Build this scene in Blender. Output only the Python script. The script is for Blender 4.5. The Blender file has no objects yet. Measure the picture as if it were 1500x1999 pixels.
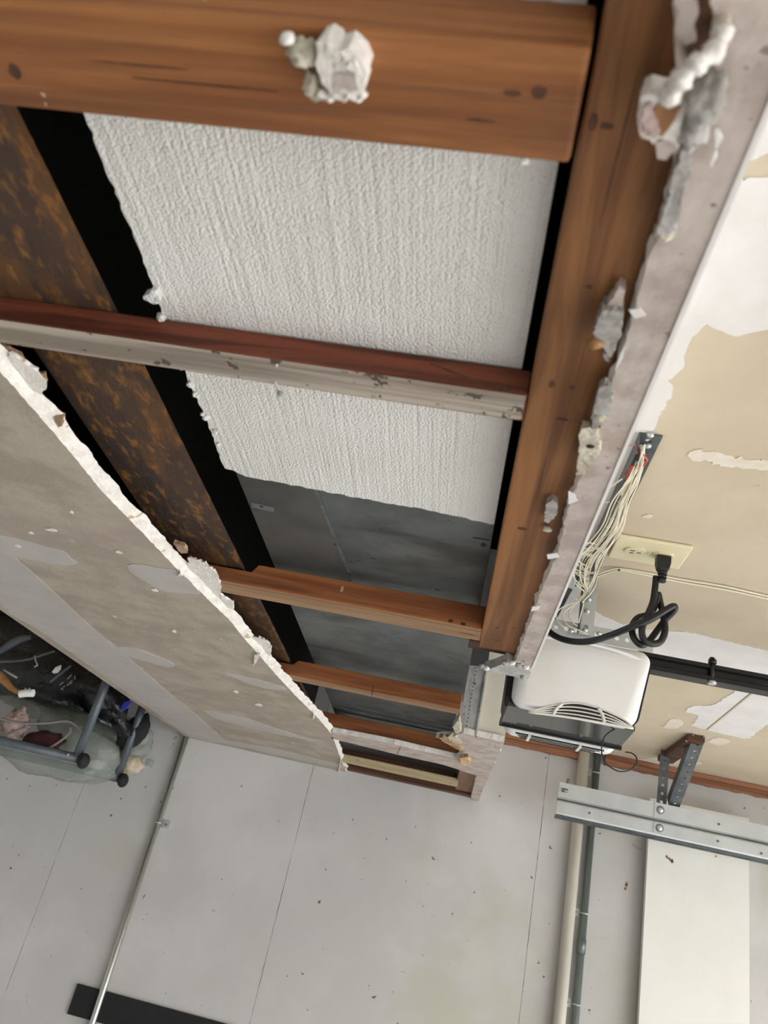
import bpy, bmesh, math, random
from mathutils import Vector, Matrix, noise
from mathutils.geometry import tessellate_polygon

random.seed(7)
S = bpy.context.scene
COL = S.collection

# ------------------------------------------------------------------ camera
CAMZ = 1.80
YAW, PIT, ROL = -0.15575494, 0.47139787, 0.23937614
FPX, IW, IH = 1510.5247, 1500.0, 1999.0
_f = Vector((math.sin(YAW)*math.cos(PIT), math.cos(YAW)*math.cos(PIT), math.sin(PIT)))
_r = Vector((math.cos(YAW), -math.sin(YAW), 0.0))
_u = _r.cross(_f)
RIGHT = _r*math.cos(ROL) + _u*math.sin(ROL)
UP = -_r*math.sin(ROL) + _u*math.cos(ROL)
FWD = _f
CAMP = Vector((0, 0, CAMZ))
cam_d = bpy.data.cameras.new('camera')
cam = bpy.data.objects.new('camera', cam_d)
COL.objects.link(cam)
cam_d.sensor_fit = 'VERTICAL'
cam_d.sensor_height = 36.0
cam_d.sensor_width = 36.0
cam_d.lens = FPX/IH*36.0
cam_d.clip_start = 0.01
cam_d.dof.use_dof = True
cam_d.dof.focus_distance = 1.35
cam_d.dof.aperture_fstop = 8.0
m = Matrix((RIGHT, UP, -FWD)).transposed().to_4x4()
m.translation = CAMP
cam.matrix_world = m
S.camera = cam

# ------------------------------------------------------------------ light
W = bpy.data.worlds.new('overcast_sky')
S.world = W
W.use_nodes = True
bg = W.node_tree.nodes['Background']
bg.inputs[0].default_value = (0.97, 0.985, 1.0, 1)
bg.inputs[1].default_value = 6.4
DOOR_X, DY0, DY1, DZ1 = 3.2, -2.7, 2.15, 2.12
pl = bpy.data.lights.new('daylight_portal', 'AREA')
pl.shape = 'RECTANGLE'
pl.size = DZ1
pl.size_y = DY1-DY0
pl.cycles.is_portal = True
po = bpy.data.objects.new('daylight_portal', pl)
COL.objects.link(po)
po.location = (DOOR_X+0.01, (DY0+DY1)/2, DZ1/2)
po.rotation_euler = (0, math.radians(90), 0)
sun = bpy.data.lights.new('sun', 'SUN')
sun.energy = 11.0
sun.angle = math.radians(2)
sun.color = (1.0, 0.98, 0.95)
so = bpy.data.objects.new('sun', sun)
COL.objects.link(so)
so.rotation_euler = Vector((-0.80, 0.10, -0.62)).to_track_quat('-Z', 'Y').to_euler()
vs = S.view_settings
vs.view_transform = 'Standard'
vs.look = 'None'
vs.gamma = 1.0
vs.use_curve_mapping = False
vs.exposure = 0.15
S.cycles.adaptive_threshold = 0.03
S.cycles.max_bounces = 6

# ------------------------------------------------------------------ helpers
def ray(x, y):
    return RIGHT*((x-IW/2)/FPX) + UP*(-(y-IH/2)/FPX) + FWD
def pz(x, y, z):          # on a horizontal plane, z relative to eye height
    d = ray(x, y); return d*(z/d.z) + CAMP
def py(x, y, Y):
    d = ray(x, y); return d*(Y/d.y) + CAMP
def px(x, y, X):
    d = ray(x, y); return d*(X/d.x) + CAMP
def R(x, y, z):           # eye-relative height -> world
    return Vector((x, y, z+CAMZ))

def lin(c):
    c = c/255.0
    return c/12.92 if c <= 0.04045 else ((c+0.055)/1.055)**2.4
def rgb(r, g, b):
    return (lin(r), lin(g), lin(b), 1.0)

def material(name, c1, c2=None, scale=(8, 8, 8), detail=5, lo=.35, hi=.65, rough=.7, rough2=None, metal=0.0,
             bump=0.0, bscale=(60, 60, 60), bdetail=4, speck=None, sscale=40, sth=.68, swidth=.03, spec=.4,
             distort=0.0, c3=None, scale3=(3, 3, 3), lo3=.5, hi3=.7, alpha=None, vor=0.0, vscale=200, coat=0.0):
    mt = bpy.data.materials.new(name)
    mt.use_nodes = True
    nt = mt.node_tree
    N, L = nt.nodes, nt.links
    B = N['Principled BSDF']
    B.inputs['Roughness'].default_value = rough
    B.inputs['Metallic'].default_value = metal
    B.inputs['Specular IOR Level'].default_value = spec
    B.inputs['Coat Weight'].default_value = coat
    g = N.new('ShaderNodeNewGeometry')
    def noi(sc, det, dis=0.0):
        mp = N.new('ShaderNodeMapping'); mp.inputs['Scale'].default_value = sc
        L.new(g.outputs['Position'], mp.inputs['Vector'])
        t = N.new('ShaderNodeTexNoise'); t.inputs['Scale'].default_value = 1.0
        t.inputs['Detail'].default_value = det; t.inputs['Roughness'].default_value = .6
        t.inputs['Distortion'].default_value = dis
        L.new(mp.outputs[0], t.inputs['Vector'])
        return t.outputs['Fac']
    def rng(s, a, b):
        r = N.new('ShaderNodeMapRange'); r.inputs['From Min'].default_value = a; r.inputs['From Max'].default_value = b
        r.interpolation_type = 'SMOOTHSTEP'
        L.new(s, r.inputs['Value']); return r.outputs['Result']
    def mix(f, a, b):
        x = N.new('ShaderNodeMix'); x.data_type = 'RGBA'
        L.new(f, x.inputs[0])
        for s, k in ((a, 6), (b, 7)):
            if isinstance(s, tuple): x.inputs[k].default_value = s
            else: L.new(s, x.inputs[k])
        return x.outputs[2]
    col = c1
    if c2 is not None:
        f = rng(noi(scale, detail, distort), lo, hi)
        col = mix(f, c1, c2)
        if rough2 is not None:
            r = N.new('ShaderNodeMapRange'); r.inputs['To Min'].default_value = rough; r.inputs['To Max'].default_value = rough2
            L.new(f, r.inputs['Value']); L.new(r.outputs['Result'], B.inputs['Roughness'])
    if c3 is not None:
        col = mix(rng(noi(scale3, 4, .3), lo3, hi3), col, c3)
    if speck is not None:
        ss = sscale if isinstance(sscale, tuple) else (sscale,)*3
        col = mix(rng(noi(ss, 3), sth, sth+swidth), col, speck)
    if isinstance(col, tuple): B.inputs['Base Color'].default_value = col
    else: L.new(col, B.inputs['Base Color'])
    if bump or vor:
        bp = N.new('ShaderNodeBump'); bp.inputs['Strength'].default_value = 1.0
        bp.inputs['Distance'].default_value = bump if bump else vor
        h = noi(bscale, bdetail)
        if vor:
            v = N.new('ShaderNodeTexVoronoi'); v.inputs['Scale'].default_value = vscale
            L.new(g.outputs['Position'], v.inputs['Vector'])
            a = N.new('ShaderNodeMath'); a.operation = 'SUBTRACT'
            L.new(h, a.inputs[0])
            k = N.new('ShaderNodeMath'); k.operation = 'MULTIPLY'; k.inputs[1].default_value = vor/max(bump, 1e-6) if bump else 1.0
            L.new(v.outputs['Distance'], k.inputs[0]); L.new(k.outputs[0], a.inputs[1])
            h = a.outputs[0]
        L.new(h, bp.inputs['Height'])
        L.new(bp.outputs[0], B.inputs['Normal'])
    if alpha is not None:
        B.inputs['Alpha'].default_value = alpha
    return mt

def wood(name, c1, c2, axis, k=1.0, rough=.6, speck=None, sth=.7, c3=None, bump=.0006, spec=.35):
    s = [46*k, 46*k, 46*k]; s[axis] = 2.2*k
    b = [220, 220, 220]; b[axis] = 8
    s3 = [16, 16, 16]; s3[axis] = 1.4
    return material(name, c1, c2, scale=tuple(s), detail=6, lo=.38, hi=.62, rough=rough, bump=bump, bscale=tuple(b), distort=.6,
                    speck=speck, sscale=55, sth=sth, c3=c3, scale3=tuple(s3), lo3=.5, hi3=.68, spec=spec)

class MB:
    def __init__(s): s.v, s.f, s.mi, s.sm = [], [], [], []
    def add(s, verts, faces, mi=0, smooth=False):
        o = len(s.v)
        s.v += [Vector(v) for v in verts]
        for k, f in enumerate(faces):
            s.f.append([i+o for i in f]); s.mi.append(mi[k] if isinstance(mi, (list, tuple)) else mi); s.sm.append(smooth)
        return s
    def box(s, a, b, mi=0):
        x0, y0, z0 = a; x1, y1, z1 = b
        v = [(x0, y0, z0), (x1, y0, z0), (x1, y1, z0), (x0, y1, z0), (x0, y0, z1), (x1, y0, z1), (x1, y1, z1), (x0, y1, z1)]
        return s.add(v, [(0, 3, 2, 1), (4, 5, 6, 7), (0, 1, 5, 4), (1, 2, 6, 5), (2, 3, 7, 6), (3, 0, 4, 7)], mi)
    def bar(s, p0, p1, w, h, side=None, mi=0):      # rectangular bar between two points; w along side, h along the other
        p0, p1 = Vector(p0), Vector(p1); d = (p1-p0).normalized()
        a = Vector(side) if side else (Vector((0, 0, 1)) if abs(d.z) < .9 else Vector((1, 0, 0)))
        a = (a - d*a.dot(d)).normalized(); b = d.cross(a)
        q = [a*w/2+b*h/2, -a*w/2+b*h/2, -a*w/2-b*h/2, a*w/2-b*h/2]
        v = [p0+k for k in q]+[p1+k for k in q]
        return s.add(v, [(3, 2, 1, 0), (4, 5, 6, 7), (0, 1, 5, 4), (1, 2, 6, 5), (2, 3, 7, 6), (3, 0, 4, 7)], mi)
    def tube(s, pts, r, n=8, mi=0, caps=True, rad=None):
        pts = [Vector(p) for p in pts]; rings = []; a = None
        for i, p in enumerate(pts):
            t = (pts[min(i+1, len(pts)-1)]-pts[max(i-1, 0)])
            t = t.normalized() if t.length > 1e-9 else Vector((0, 0, 1))
            if a is None:
                a = t.orthogonal().normalized()
            a = (a - t*a.dot(t));
            a = a.normalized() if a.length > 1e-6 else t.orthogonal().normalized()
            b = t.cross(a); rr = rad[i] if rad else r
            rings.append([p + a*math.cos(2*math.pi*k/n)*rr + b*math.sin(2*math.pi*k/n)*rr for k in range(n)])
        v = [q for ring in rings for q in ring]; f = []
        for i in range(len(pts)-1):
            for k in range(n):
                f.append((i*n+k, i*n+(k+1) % n, (i+1)*n+(k+1) % n, (i+1)*n+k))
        s.add(v, f, mi, True)
        if caps:
            s.add(rings[0], [tuple(range(n))[::-1]], mi); s.add(rings[-1], [tuple(range(n))], mi)
        return s
    def cyl(s, p0, p1, r, n=12, mi=0): return s.tube([p0, p1], r, n, mi)
    def prism(s, bot, off=None, top=None, mats=(0, 0, 0)):   # polygon extruded; mats bottom/top/side
        bot = [Vector(p) for p in bot]; n = len(bot)
        top = [p+Vector(off) for p in bot] if top is None else [Vector(p) for p in top]
        t = tessellate_polygon([bot])
        s.add(bot, [tuple(x) for x in t], mats[0])
        s.add(top, [tuple(x)[::-1] for x in t], mats[1])
        s.add(bot+top, [(i, (i+1) % n, n+(i+1) % n, n+i) for i in range(n)], mats[2])
        return s
    def loft(s, secs, mi=0, cap0=True, cap1=True, smooth=True):
        n = len(secs[0]); v = [p for q in secs for p in q]; f = []
        for i in range(len(secs)-1):
            for k in range(n): f.append((i*n+k, i*n+(k+1) % n, (i+1)*n+(k+1) % n, (i+1)*n+k))
        s.add(v, f, mi, smooth)
        if cap0: s.add(secs[0], [tuple(range(n))[::-1]], mi)
        if cap1: s.add(secs[-1], [tuple(range(n))], mi)
        return s
    def blob(s, c, r, seed=0, amp=.3, freq=3.0, sub=3, mi=0, flat=False, rot=None, crumple=0.0):
        bm = bmesh.new(); bmesh.ops.create_icosphere(bm, subdivisions=sub, radius=1.0)
        o = Vector((seed*3.7, seed*1.3, -seed*2.1)); vs = []
        for v in bm.verts:
            d = v.co.normalized(); k = 1 + amp*noise.noise(d*freq+o) + amp*.5*noise.noise(d*freq*2.3+o)
            if crumple: k += crumple*abs(noise.noise(d*freq*3.5+o*2)) - crumple*.3
            p = Vector((d.x*r[0]*k, d.y*r[1]*k, d.z*r[2]*k))
            if rot: p = rot @ p
            vs.append(Vector(c)+p)
        fs = [tuple(v.index for v in f.verts) for f in bm.faces]
        bm.free()
        return s.add(vs, fs, mi, not flat)
    def build(s, name, mats, parent=None, origin=None, bevel=0.0, kind=None, label=None):
        if not isinstance(mats, (list, tuple)): mats = [mats]
        xs = [v.x for v in s.v]; ys = [v.y for v in s.v]; zs = [v.z for v in s.v]
        o = Vector(origin) if origin is not None else Vector(((min(xs)+max(xs))/2, (min(ys)+max(ys))/2, min(zs)))
        me = bpy.data.meshes.new(name)
        me.from_pydata([v-o for v in s.v], [], s.f)
        for q in mats: me.materials.append(q)
        for p, k, w in zip(me.polygons, s.mi, s.sm): p.material_index = k; p.use_smooth = w
        bm = bmesh.new(); bm.from_mesh(me)
        bmesh.ops.remove_doubles(bm, verts=bm.verts, dist=1e-6)
        bmesh.ops.recalc_face_normals(bm, faces=bm.faces)
        if bevel:
            bmesh.ops.bevel(bm, geom=[e for e in bm.edges if e.calc_face_angle(0) > .5], offset=bevel, segments=2, profile=.6, affect='EDGES', clamp_overlap=True)
        bm.to_mesh(me); bm.free()
        ob = bpy.data.objects.new(name, me)
        COL.objects.link(ob)
        if parent is not None:
            ob.parent = parent; ob.location = o - WORLD[parent.name]
        else:
            ob.location = o
        WORLD[ob.name] = o
        if kind: ob['kind'] = kind
        if label: ob['label'] = label
        return ob
WORLD = {}
def tag(o, label, cat, group=None, kind=None):
    o['label'] = label; o['category'] = cat
    if group: o['group'] = group
    if kind: o['kind'] = kind
    return o
def thing(name, loc, label, cat, group=None):
    o = bpy.data.objects.new(name, None); o.empty_display_size = .05
    COL.objects.link(o); o.location = loc; WORLD[o.name] = Vector(loc)
    return tag(o, label, cat, group)
def struct(ob, label, cat):
    ob['kind'] = 'structure'; ob['label'] = label; ob['category'] = cat; return ob

def densify(pts, step, jit=0.0, seed=0, closed=False, plane='z'):
    out = []; rng = random.Random(seed); n = len(pts)
    for i in range(n if closed else n-1):
        a, b = Vector(pts[i]), Vector(pts[(i+1) % n]); L = (b-a).length; k = max(1, int(L/step))
        for j in range(k):
            p = a.lerp(b, j/k)
            if jit and not (i == 0 and j == 0 and not closed):
                q = Vector((rng.uniform(-jit, jit), rng.uniform(-jit, jit), rng.uniform(-jit, jit)))
                setattr(q, plane, 0); p = p+q
            out.append(p)
    if not closed: out.append(Vector(pts[-1]))
    return out
def smooth_path(pts, n=6):
    pts = [Vector(p) for p in pts]; out = []
    for i in range(len(pts)-1):
        p0, p1, p2, p3 = pts[max(i-1, 0)], pts[i], pts[i+1], pts[min(i+2, len(pts)-1)]
        for k in range(n):
            t = k/n
            out.append(.5*((2*p1)+(p2-p0)*t+(2*p0-5*p1+4*p2-p3)*t*t+(3*p1-p0-3*p2+p3)*t**3))
    out.append(pts[-1]); return out
def copy_part(o, parent, loc):
    c = o.copy(); COL.objects.link(c); c.parent = parent; c.location = Vector(loc)-(WORLD[parent.name] if parent else Vector())
    WORLD[c.name] = Vector(loc)
    return c

# ------------------------------------------------------------------ materials
M = {}
M['wall'] = material('painted_wall_board', rgb(205, 203, 199), rgb(192, 190, 186), scale=(2.5, 2.5, 2.5), rough=.75, bump=.0012, bscale=(38, 38, 38),
                     speck=rgb(96, 84, 70), sscale=46, sth=.71, swidth=.02, c3=rgb(188, 186, 172), scale3=(1.7, 1.7, 1.4), lo3=.58, hi3=.75)
M['wallcore'] = material('dark_joint', rgb(70, 66, 60), rough=.9)
M['tan'] = material('tan_drywall_paper', rgb(208, 193, 168), rgb(200, 184, 159), scale=(5, 5, 5), rough=.85, bump=.0004, bscale=(90, 90, 90),
                    speck=rgb(160, 138, 108), sscale=(26, 70, 60), sth=.72)
M['compound'] = material('white_joint_compound', rgb(232, 228, 224), rgb(222, 217, 211), scale=(9, 9, 9), rough=.8, bump=.0006, bscale=(30, 30, 30))
M['compound_thin'] = material('thin_joint_compound', rgb(222, 208, 186), rgb(228, 221, 210), scale=(30, 30, 30), rough=.8)
M['soffit'] = material('grey_tan_soffit_paper', rgb(182, 170, 154), rgb(162, 149, 134), scale=(14, 14, 14), detail=6, rough=.85, bump=.0008, bscale=(150, 150, 150),
                       speck=rgb(205, 196, 180), sscale=(50, 22, 40), sth=.70, c3=rgb(170, 155, 142), scale3=(4, 4, 4))
M['skim'] = material('pale_skim_patch', rgb(188, 183, 176), rgb(180, 174, 166), scale=(14, 14, 14), rough=.8, speck=rgb(150, 140, 130), sscale=70, sth=.7)
M['gypsum'] = material('broken_white_gypsum', rgb(240, 234, 226), rgb(226, 217, 206), scale=(60, 60, 60), rough=.9, bump=.003, bscale=(130, 130, 130),
                       speck=rgb(196, 172, 142), sscale=45, sth=.66)
M['paper'] = material('torn_brown_paper', rgb(176, 150, 120), rgb(146, 118, 92), scale=(40, 40, 40), rough=.9, bump=.001)
M['lip'] = material('mauve_grey_soffit_lip', rgb(196, 182, 172), rgb(172, 156, 146), scale=(28, 28, 28), detail=6, rough=.85, bump=.0012, bscale=(70, 70, 70),
                    speck=rgb(140, 124, 116), sscale=60, sth=.66)
M['old_foam'] = material('yellowed_plaster_foam', rgb(212, 204, 184), rgb(180, 170, 148), scale=(50, 50, 50), rough=.9, bump=.004, bscale=(110, 110, 110))
M['grey_crumb'] = material('grey_plaster_crumb', rgb(182, 177, 170), rgb(136, 130, 122), scale=(40, 40, 40), rough=.9, bump=.003, bscale=(90, 90, 90))
M['wx'] = wood('amber_fir_cross', rgb(172, 114, 66), rgb(138, 86, 48), 0, c3=rgb(112, 70, 42), speck=rgb(205, 180, 150), sth=.75)
M['wx_bot'] = wood('weathered_tan_fir', rgb(166, 132, 98), rgb(130, 98, 70), 0)
M['wred'] = wood('red_fir_side', rgb(126, 68, 46), rgb(84, 42, 30), 0, k=1.5)
M['wgrey'] = wood('weathered_grey_fir', rgb(184, 171, 156), rgb(134, 121, 108), 0, speck=rgb(84, 72, 60), sth=.62)
M['worange'] = wood('orange_fir_side', rgb(164, 104, 62), rgb(132, 76, 44), 0, c3=rgb(108, 62, 38))
M['wy'] = wood('amber_fir_long', rgb(150, 101, 59), rgb(112, 72, 41), 1, c3=rgb(84, 53, 33))
M['wdark'] = wood('dark_brown_fir', rgb(96, 60, 40), rgb(66, 40, 28), 0)
M['wcream'] = wood('pale_cream_fir', rgb(200, 182, 146), rgb(176, 156, 120), 0, speck=rgb(110, 92, 66), sth=.68)
M['ledger'] = wood('red_brown_ledger', rgb(158, 108, 78), rgb(122, 78, 56), 0, speck=rgb(86, 50, 34), sth=.68)
M['knot'] = material('dark_knot', rgb(70, 44, 28), rgb(96, 62, 40), scale=(80, 80, 80), rough=.7)
M['void'] = material('void_shade_black', rgb(26, 22, 20), rgb(18, 16, 15), rough=1.0, spec=0.0)  # near-black colour paints in the darkness inside the soffit
M['steel'] = material('rusted_steel', rgb(58, 46, 41), rgb(76, 57, 44), scale=(16, 3, 16), detail=6, rough=.65, metal=.15, bump=.002, bscale=(60, 25, 60),
                      speck=rgb(138, 94, 46), sscale=(90, 40, 90), sth=.50, swidth=.22, c3=rgb(96, 66, 40), scale3=(24, 5, 24), lo3=.5, hi3=.62)
M['foam'] = material('bead_foam_board', rgb(236, 233, 225), rgb(228, 225, 216), scale=(6, 6, 6), rough=.6, bump=.0026, bscale=(170, 3, 60), bdetail=2,
                     vor=.0014, vscale=420, speck=rgb(176, 160, 142), sscale=30, sth=.735)
M['foamedge'] = material('torn_foam_edge', rgb(236, 235, 230), rgb(222, 220, 212), scale=(80, 80, 80), rough=.7, bump=.003, vor=.003, vscale=240)
M['duct'] = material('galvanised_duct', rgb(120, 124, 124), rgb(92, 96, 96), scale=(5, 5, 5), detail=6, rough=.42, rough2=.6, metal=.55, bump=.0004, bscale=(6, 80, 30),
                     speck=rgb(38, 36, 34), sscale=(40, 110, 40), sth=.675, c3=rgb(84, 84, 80), scale3=(3, 9, 3))
M['galv'] = material('bright_galvanised', rgb(200, 204, 204), rgb(190, 194, 195), scale=(12, 12, 12), rough=.38, metal=.6, spec=.5)
M['galv_dull'] = material('dull_galvanised', rgb(128, 134, 136), rgb(104, 110, 112), scale=(30, 30, 30), rough=.45, metal=.6)
M['galv_dark'] = material('dark_galvanised', rgb(104, 108, 109), rgb(82, 86, 87), scale=(30, 30, 30), rough=.5, metal=.5)
M['galv_crust'] = material('plaster_crusted_galvanised', rgb(176, 176, 174), rgb(206, 204, 200), scale=(50, 30, 30), rough=.6, metal=.35, bump=.002, speck=rgb(120, 118, 114), sscale=80, sth=.66)
M['chrome'] = material('shiny_conduit', rgb(206, 206, 202), rough=.33, metal=1.0)
M['emt'] = material('zinc_conduit', rgb(132, 142, 138), rgb(112, 122, 120), scale=(30, 30, 4), rough=.4, metal=.6)
M['pvc'] = material('cream_pipe', rgb(212, 207, 196), rgb(202, 197, 186), scale=(10, 10, 3), rough=.5)
M['white_panel'] = material('white_laminate', rgb(232, 230, 222), rgb(226, 224, 216), scale=(5, 5, 3), rough=.45, speck=rgb(150, 132, 110), sscale=22, sth=.78)
M['chip'] = material('brown_chip', rgb(128, 88, 62), rough=.8)
M['black'] = material('black_rubber', rgb(24, 24, 25), rgb(30, 30, 31), scale=(60, 60, 60), rough=.7)
M['cord'] = material('black_vinyl', rgb(26, 26, 28), rough=.42)
M['rail'] = material('black_painted_steel', rgb(28, 30, 32), rough=.4, metal=.2)
M['shell'] = material('aged_white_plastic', rgb(241, 239, 235), rgb(236, 230, 216), scale=(9, 9, 9), lo=.45, hi=.8, rough=.38, spec=.5)
M['shell_rib'] = material('off_white_rib', rgb(224, 221, 212), rough=.45)
M['slot'] = material('louvre_dark', rgb(28, 28, 28), rough=.7)
M['lens'] = material('smoked_glossy_plastic', rgb(66, 66, 66), rough=.07, spec=.7)
M['ivory'] = material('ivory_plastic', rgb(232, 222, 184), rgb(226, 214, 176), scale=(20, 20, 20), rough=.4)
M['wire'] = material('ivory_wire', rgb(232, 224, 200), rough=.5)
M['redwire'] = material('red_wire', rgb(206, 82, 66), rough=.5)
M['rubber_grey'] = material('grey_powder_coat', rgb(96, 102, 108), rgb(84, 90, 96), scale=(20, 20, 20), rough=.4, metal=.2)
M['blackbag'] = material('black_bag_film', rgb(22, 21, 22), rgb(34, 33, 34), scale=(8, 8, 8), rough=.35, bump=.02, bscale=(14, 9, 14), bdetail=3, spec=.5)
M['clear'] = material('clear_bag_film', rgb(176, 182, 172), rgb(148, 154, 144), scale=(9, 9, 9), rough=.25, bump=.015, bscale=(16, 12, 16), bdetail=3, alpha=.42, spec=.6)
M['maroon'] = material('maroon_cloth', rgb(74, 34, 34), rgb(52, 24, 24), scale=(20, 20, 20), rough=.8)
M['pink'] = material('pale_pink_paper', rgb(214, 190, 182), rgb(186, 160, 152), scale=(40, 40, 40), rough=.6, bump=.01)
M['olive'] = material('olive_cloth', rgb(96, 104, 92), rgb(74, 82, 72), scale=(14, 14, 14), rough=.7, bump=.01, bscale=(20, 20, 20))
M['cream_cloth'] = material('cream_cloth', rgb(214, 200, 178), rgb(184, 166, 144), scale=(16, 30, 16), rough=.8, bump=.008, bscale=(30, 30, 20))
M['film'] = material('grey_lilac_film', rgb(150, 140, 142), rough=.3)
M['darkcloth'] = material('charcoal_cloth', rgb(46, 43, 42), rgb(34, 32, 32), scale=(16, 16, 16), rough=.8)
M['whiteplastic'] = material('white_plastic', rgb(238, 236, 232), rough=.4)
M['honey'] = material('honey_wood', rgb(168, 122, 76), rgb(128, 86, 50), scale=(30, 6, 30), rough=.5)
M['blue'] = material('blue_film', rgb(46, 50, 158), rough=.3)
M['concrete'] = material('garage_concrete', rgb(172, 174, 176), rgb(156, 158, 160), scale=(2, 2, 2), rough=.8, bump=.001)
M['drive'] = material('driveway_concrete', rgb(186, 187, 188), rgb(174, 175, 176), scale=(1, 1, 1), rough=.9)
M['plainwall'] = material('plain_garage_wall', rgb(204, 204, 203), rgb(196, 196, 195), scale=(2, 2, 2), rough=.8)

# ------------------------------------------------------------------ the setting
D = 2.57                     # far wall
ZS, ZB, ZC, ZT = .378, .391, .60, 1.25   # soffit face, framing underside, ceiling, added dark cover over soffit (eye-relative)
XR = .098                    # right corner of the soffit
def sleft(Y):                # left corner of the soffit, a little out of square
    return -.868 - (2.57-Y)*.072

fl = MB().box((-2.3, -3.1, -.05), (DOOR_X+.1, D+.1, 0)).build('floor', M['concrete'])
struct(fl, 'pale concrete garage floor', 'floor')
gr = MB().box((DOOR_X+.1, -14, -.06), (24, 14, -.02)).build('driveway', M['drive'])
struct(gr, 'pale concrete driveway outside the garage door', 'driveway')
wl = MB().box((-2.3, -3.1, 0), (-2.2, D, 2.6)).build('wall_left', M['plainwall']); struct(wl, 'plain painted left garage wall', 'wall')
wf = MB().box((-2.2, -3.1, 0), (DOOR_X, -3.0, 2.6)).build('wall_front', M['plainwall']); struct(wf, 'plain painted wall opposite the grey panelled wall', 'wall')
b = MB()
b.box((DOOR_X, -3.0, 0), (DOOR_X+.1, DY0, 2.6)); b.box((DOOR_X, DY1, 0), (DOOR_X+.1, D, 2.6)); b.box((DOOR_X, DY0, DZ1), (DOOR_X+.1, DY1, 2.6))
wr = b.build('wall_right', M['plainwall']); struct(wr, 'garage wall around the open vehicle door', 'wall')

# far wall : dark backing with painted boards on it
wb = MB().box((-2.3, D+.012, 0), (DOOR_X+.1, D+.1, CAMZ+ZT+.05)).build('wall_back', M['wallcore'])
struct(wb, 'light grey painted wall of tall boards with fine seams', 'wall')
seams = [-2.2, -1.868, -1.146, -.430, .303, 1.030, 1.76, 2.49, DOOR_X]
for i in range(len(seams)-1):
    a, c = seams[i]+.0006, seams[i+1]-.0006
    L = densify([(a, D, 0), (a, D, CAMZ+ZT+.05)], .012, .0006, 40+i, plane='y')
    Rr = densify([(c, D, CAMZ+ZT+.05), (c, D, 0)], .012, .0006, 60+i, plane='y')
    MB().prism([Vector((q.x, D, max(0, q.z))) for q in L+Rr], (0, .012, 0)).build('wall_panel', M['wall'], wb)

# ceiling to the right of the soffit
ce = MB().box((XR, -3.0, CAMZ+ZC), (DOOR_X, D, CAMZ+ZC+.013)).build('ceiling', M['tan'])
struct(ce, 'tan drywall ceiling with white taped joints', 'ceiling')
def patch(pts, parent, z, mat, name='joint_compound_patch', step=.006, jit=.002, seed=1, thick=.0006, clampx=None):
    w = [pz(x, y, z-.0001) for x, y in pts]
    thick = thick+.00009*(seed % 7)
    if clampx is not None:
        for p in w: p.x = max(p.x, clampx)
    w = densify(smooth_path(w+[w[0]], 3)[:-1], step, jit, seed, True)
    for p in w:
        p.y = min(p.y, D-.003)
        if clampx is not None: p.x = max(p.x, clampx)
    return MB().prism(w, (0, 0, -thick)).build(name, mat, parent)
patch([(1420, -60), (1620, -60), (1620, 250), (1500, 296), (1470, 312), (1436, 332), (1455, 350), (1500, 346), (1620, 340), (1620, 640), (1500, 640), (1440, 655), (1400, 640), (1370, 637), (1345, 680), (1330, 720),
       (1304, 742), (1316, 756), (1300, 790), (1270, 850), (1240, 915), (1195, 1005), (1140, 1130), (1095, 1250), (1000, 1230), (1080, 900), (1180, 700), (1250, 500), (1330, 200)],
      ce, ZC, M['compound'], seed=3, clampx=XR+.001, jit=.0025)
patch([(1100, 1150), (1163, 1193), (1207, 1215), (1265, 1228), (1339, 1233), (1390, 1244), (1500, 1270), (1620, 1292), (1620, 1362), (1500, 1338), (1400, 1322), (1290, 1300), (1200, 1282), (1100, 1262)], ce, ZC, M['compound'], seed=5)
patch([(1350, 1415), (1364, 1396), (1340, 1390), (1352, 1377), (1388, 1377), (1418, 1360), (1452, 1340), (1500, 1330), (1600, 1320), (1600, 1400), (1500, 1414), (1463, 1441), (1436, 1437), (1408, 1431), (1379, 1424)], ce, ZC, M['compound'], seed=6, jit=.003)
patch([(1380, 1447), (1403, 1440), (1425, 1447), (1405, 1455)], ce, ZC, M['compound_thin'], seed=8)
patch([(1250, 1482), (1290, 1478), (1340, 1482), (1370, 1490), (1340, 1496), (1290, 1492)], ce, ZC, M['compound_thin'], seed=9)
patch([(1294, 1420), (1312, 1402), (1335, 1410), (1320, 1422)], ce, ZC, M['compound_thin'], seed=10)
patch([(1345, 882), (1375, 878), (1440, 892), (1500, 900), (1500, 918), (1440, 912), (1380, 900), (1350, 894)], ce, ZC, M['compound_thin'], seed=11, jit=.004, step=.004)
patch([(1255, 1008), (1262, 1004), (1275, 1005), (1270, 1011)], ce, ZC, M['compound_thin'], seed=12)
# tape seam running towards the wall
a, c = pz(1379, 1424, ZC-.001), pz(1500, 1312, ZC-.001)
MB().bar(a+Vector((0, 0, .0002)), c+Vector((.012, 0, .0002)), .0014, .0012, side=(1, 0, 0)).build('tape_seam', M['knot'], ce)
MB().bar(a+Vector((.003, 0, 0)), c+Vector((.016, 0, 0)), .004, .002, side=(1, 0, 0)).build('lifted_tape_edge', M['tan'], ce)
# ceiling left of the soffit
cl = MB().prism([R(-2.2, -3.0, ZC), R(-2.2, D, ZC), R(sleft(D), D, ZC), R(sleft(-3), -3.0, ZC)], (0, 0, .013)).build('ceiling', M['tan'])
struct(cl, 'ceiling drywall on the far side of the soffit above the bags', 'ceiling')
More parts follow.
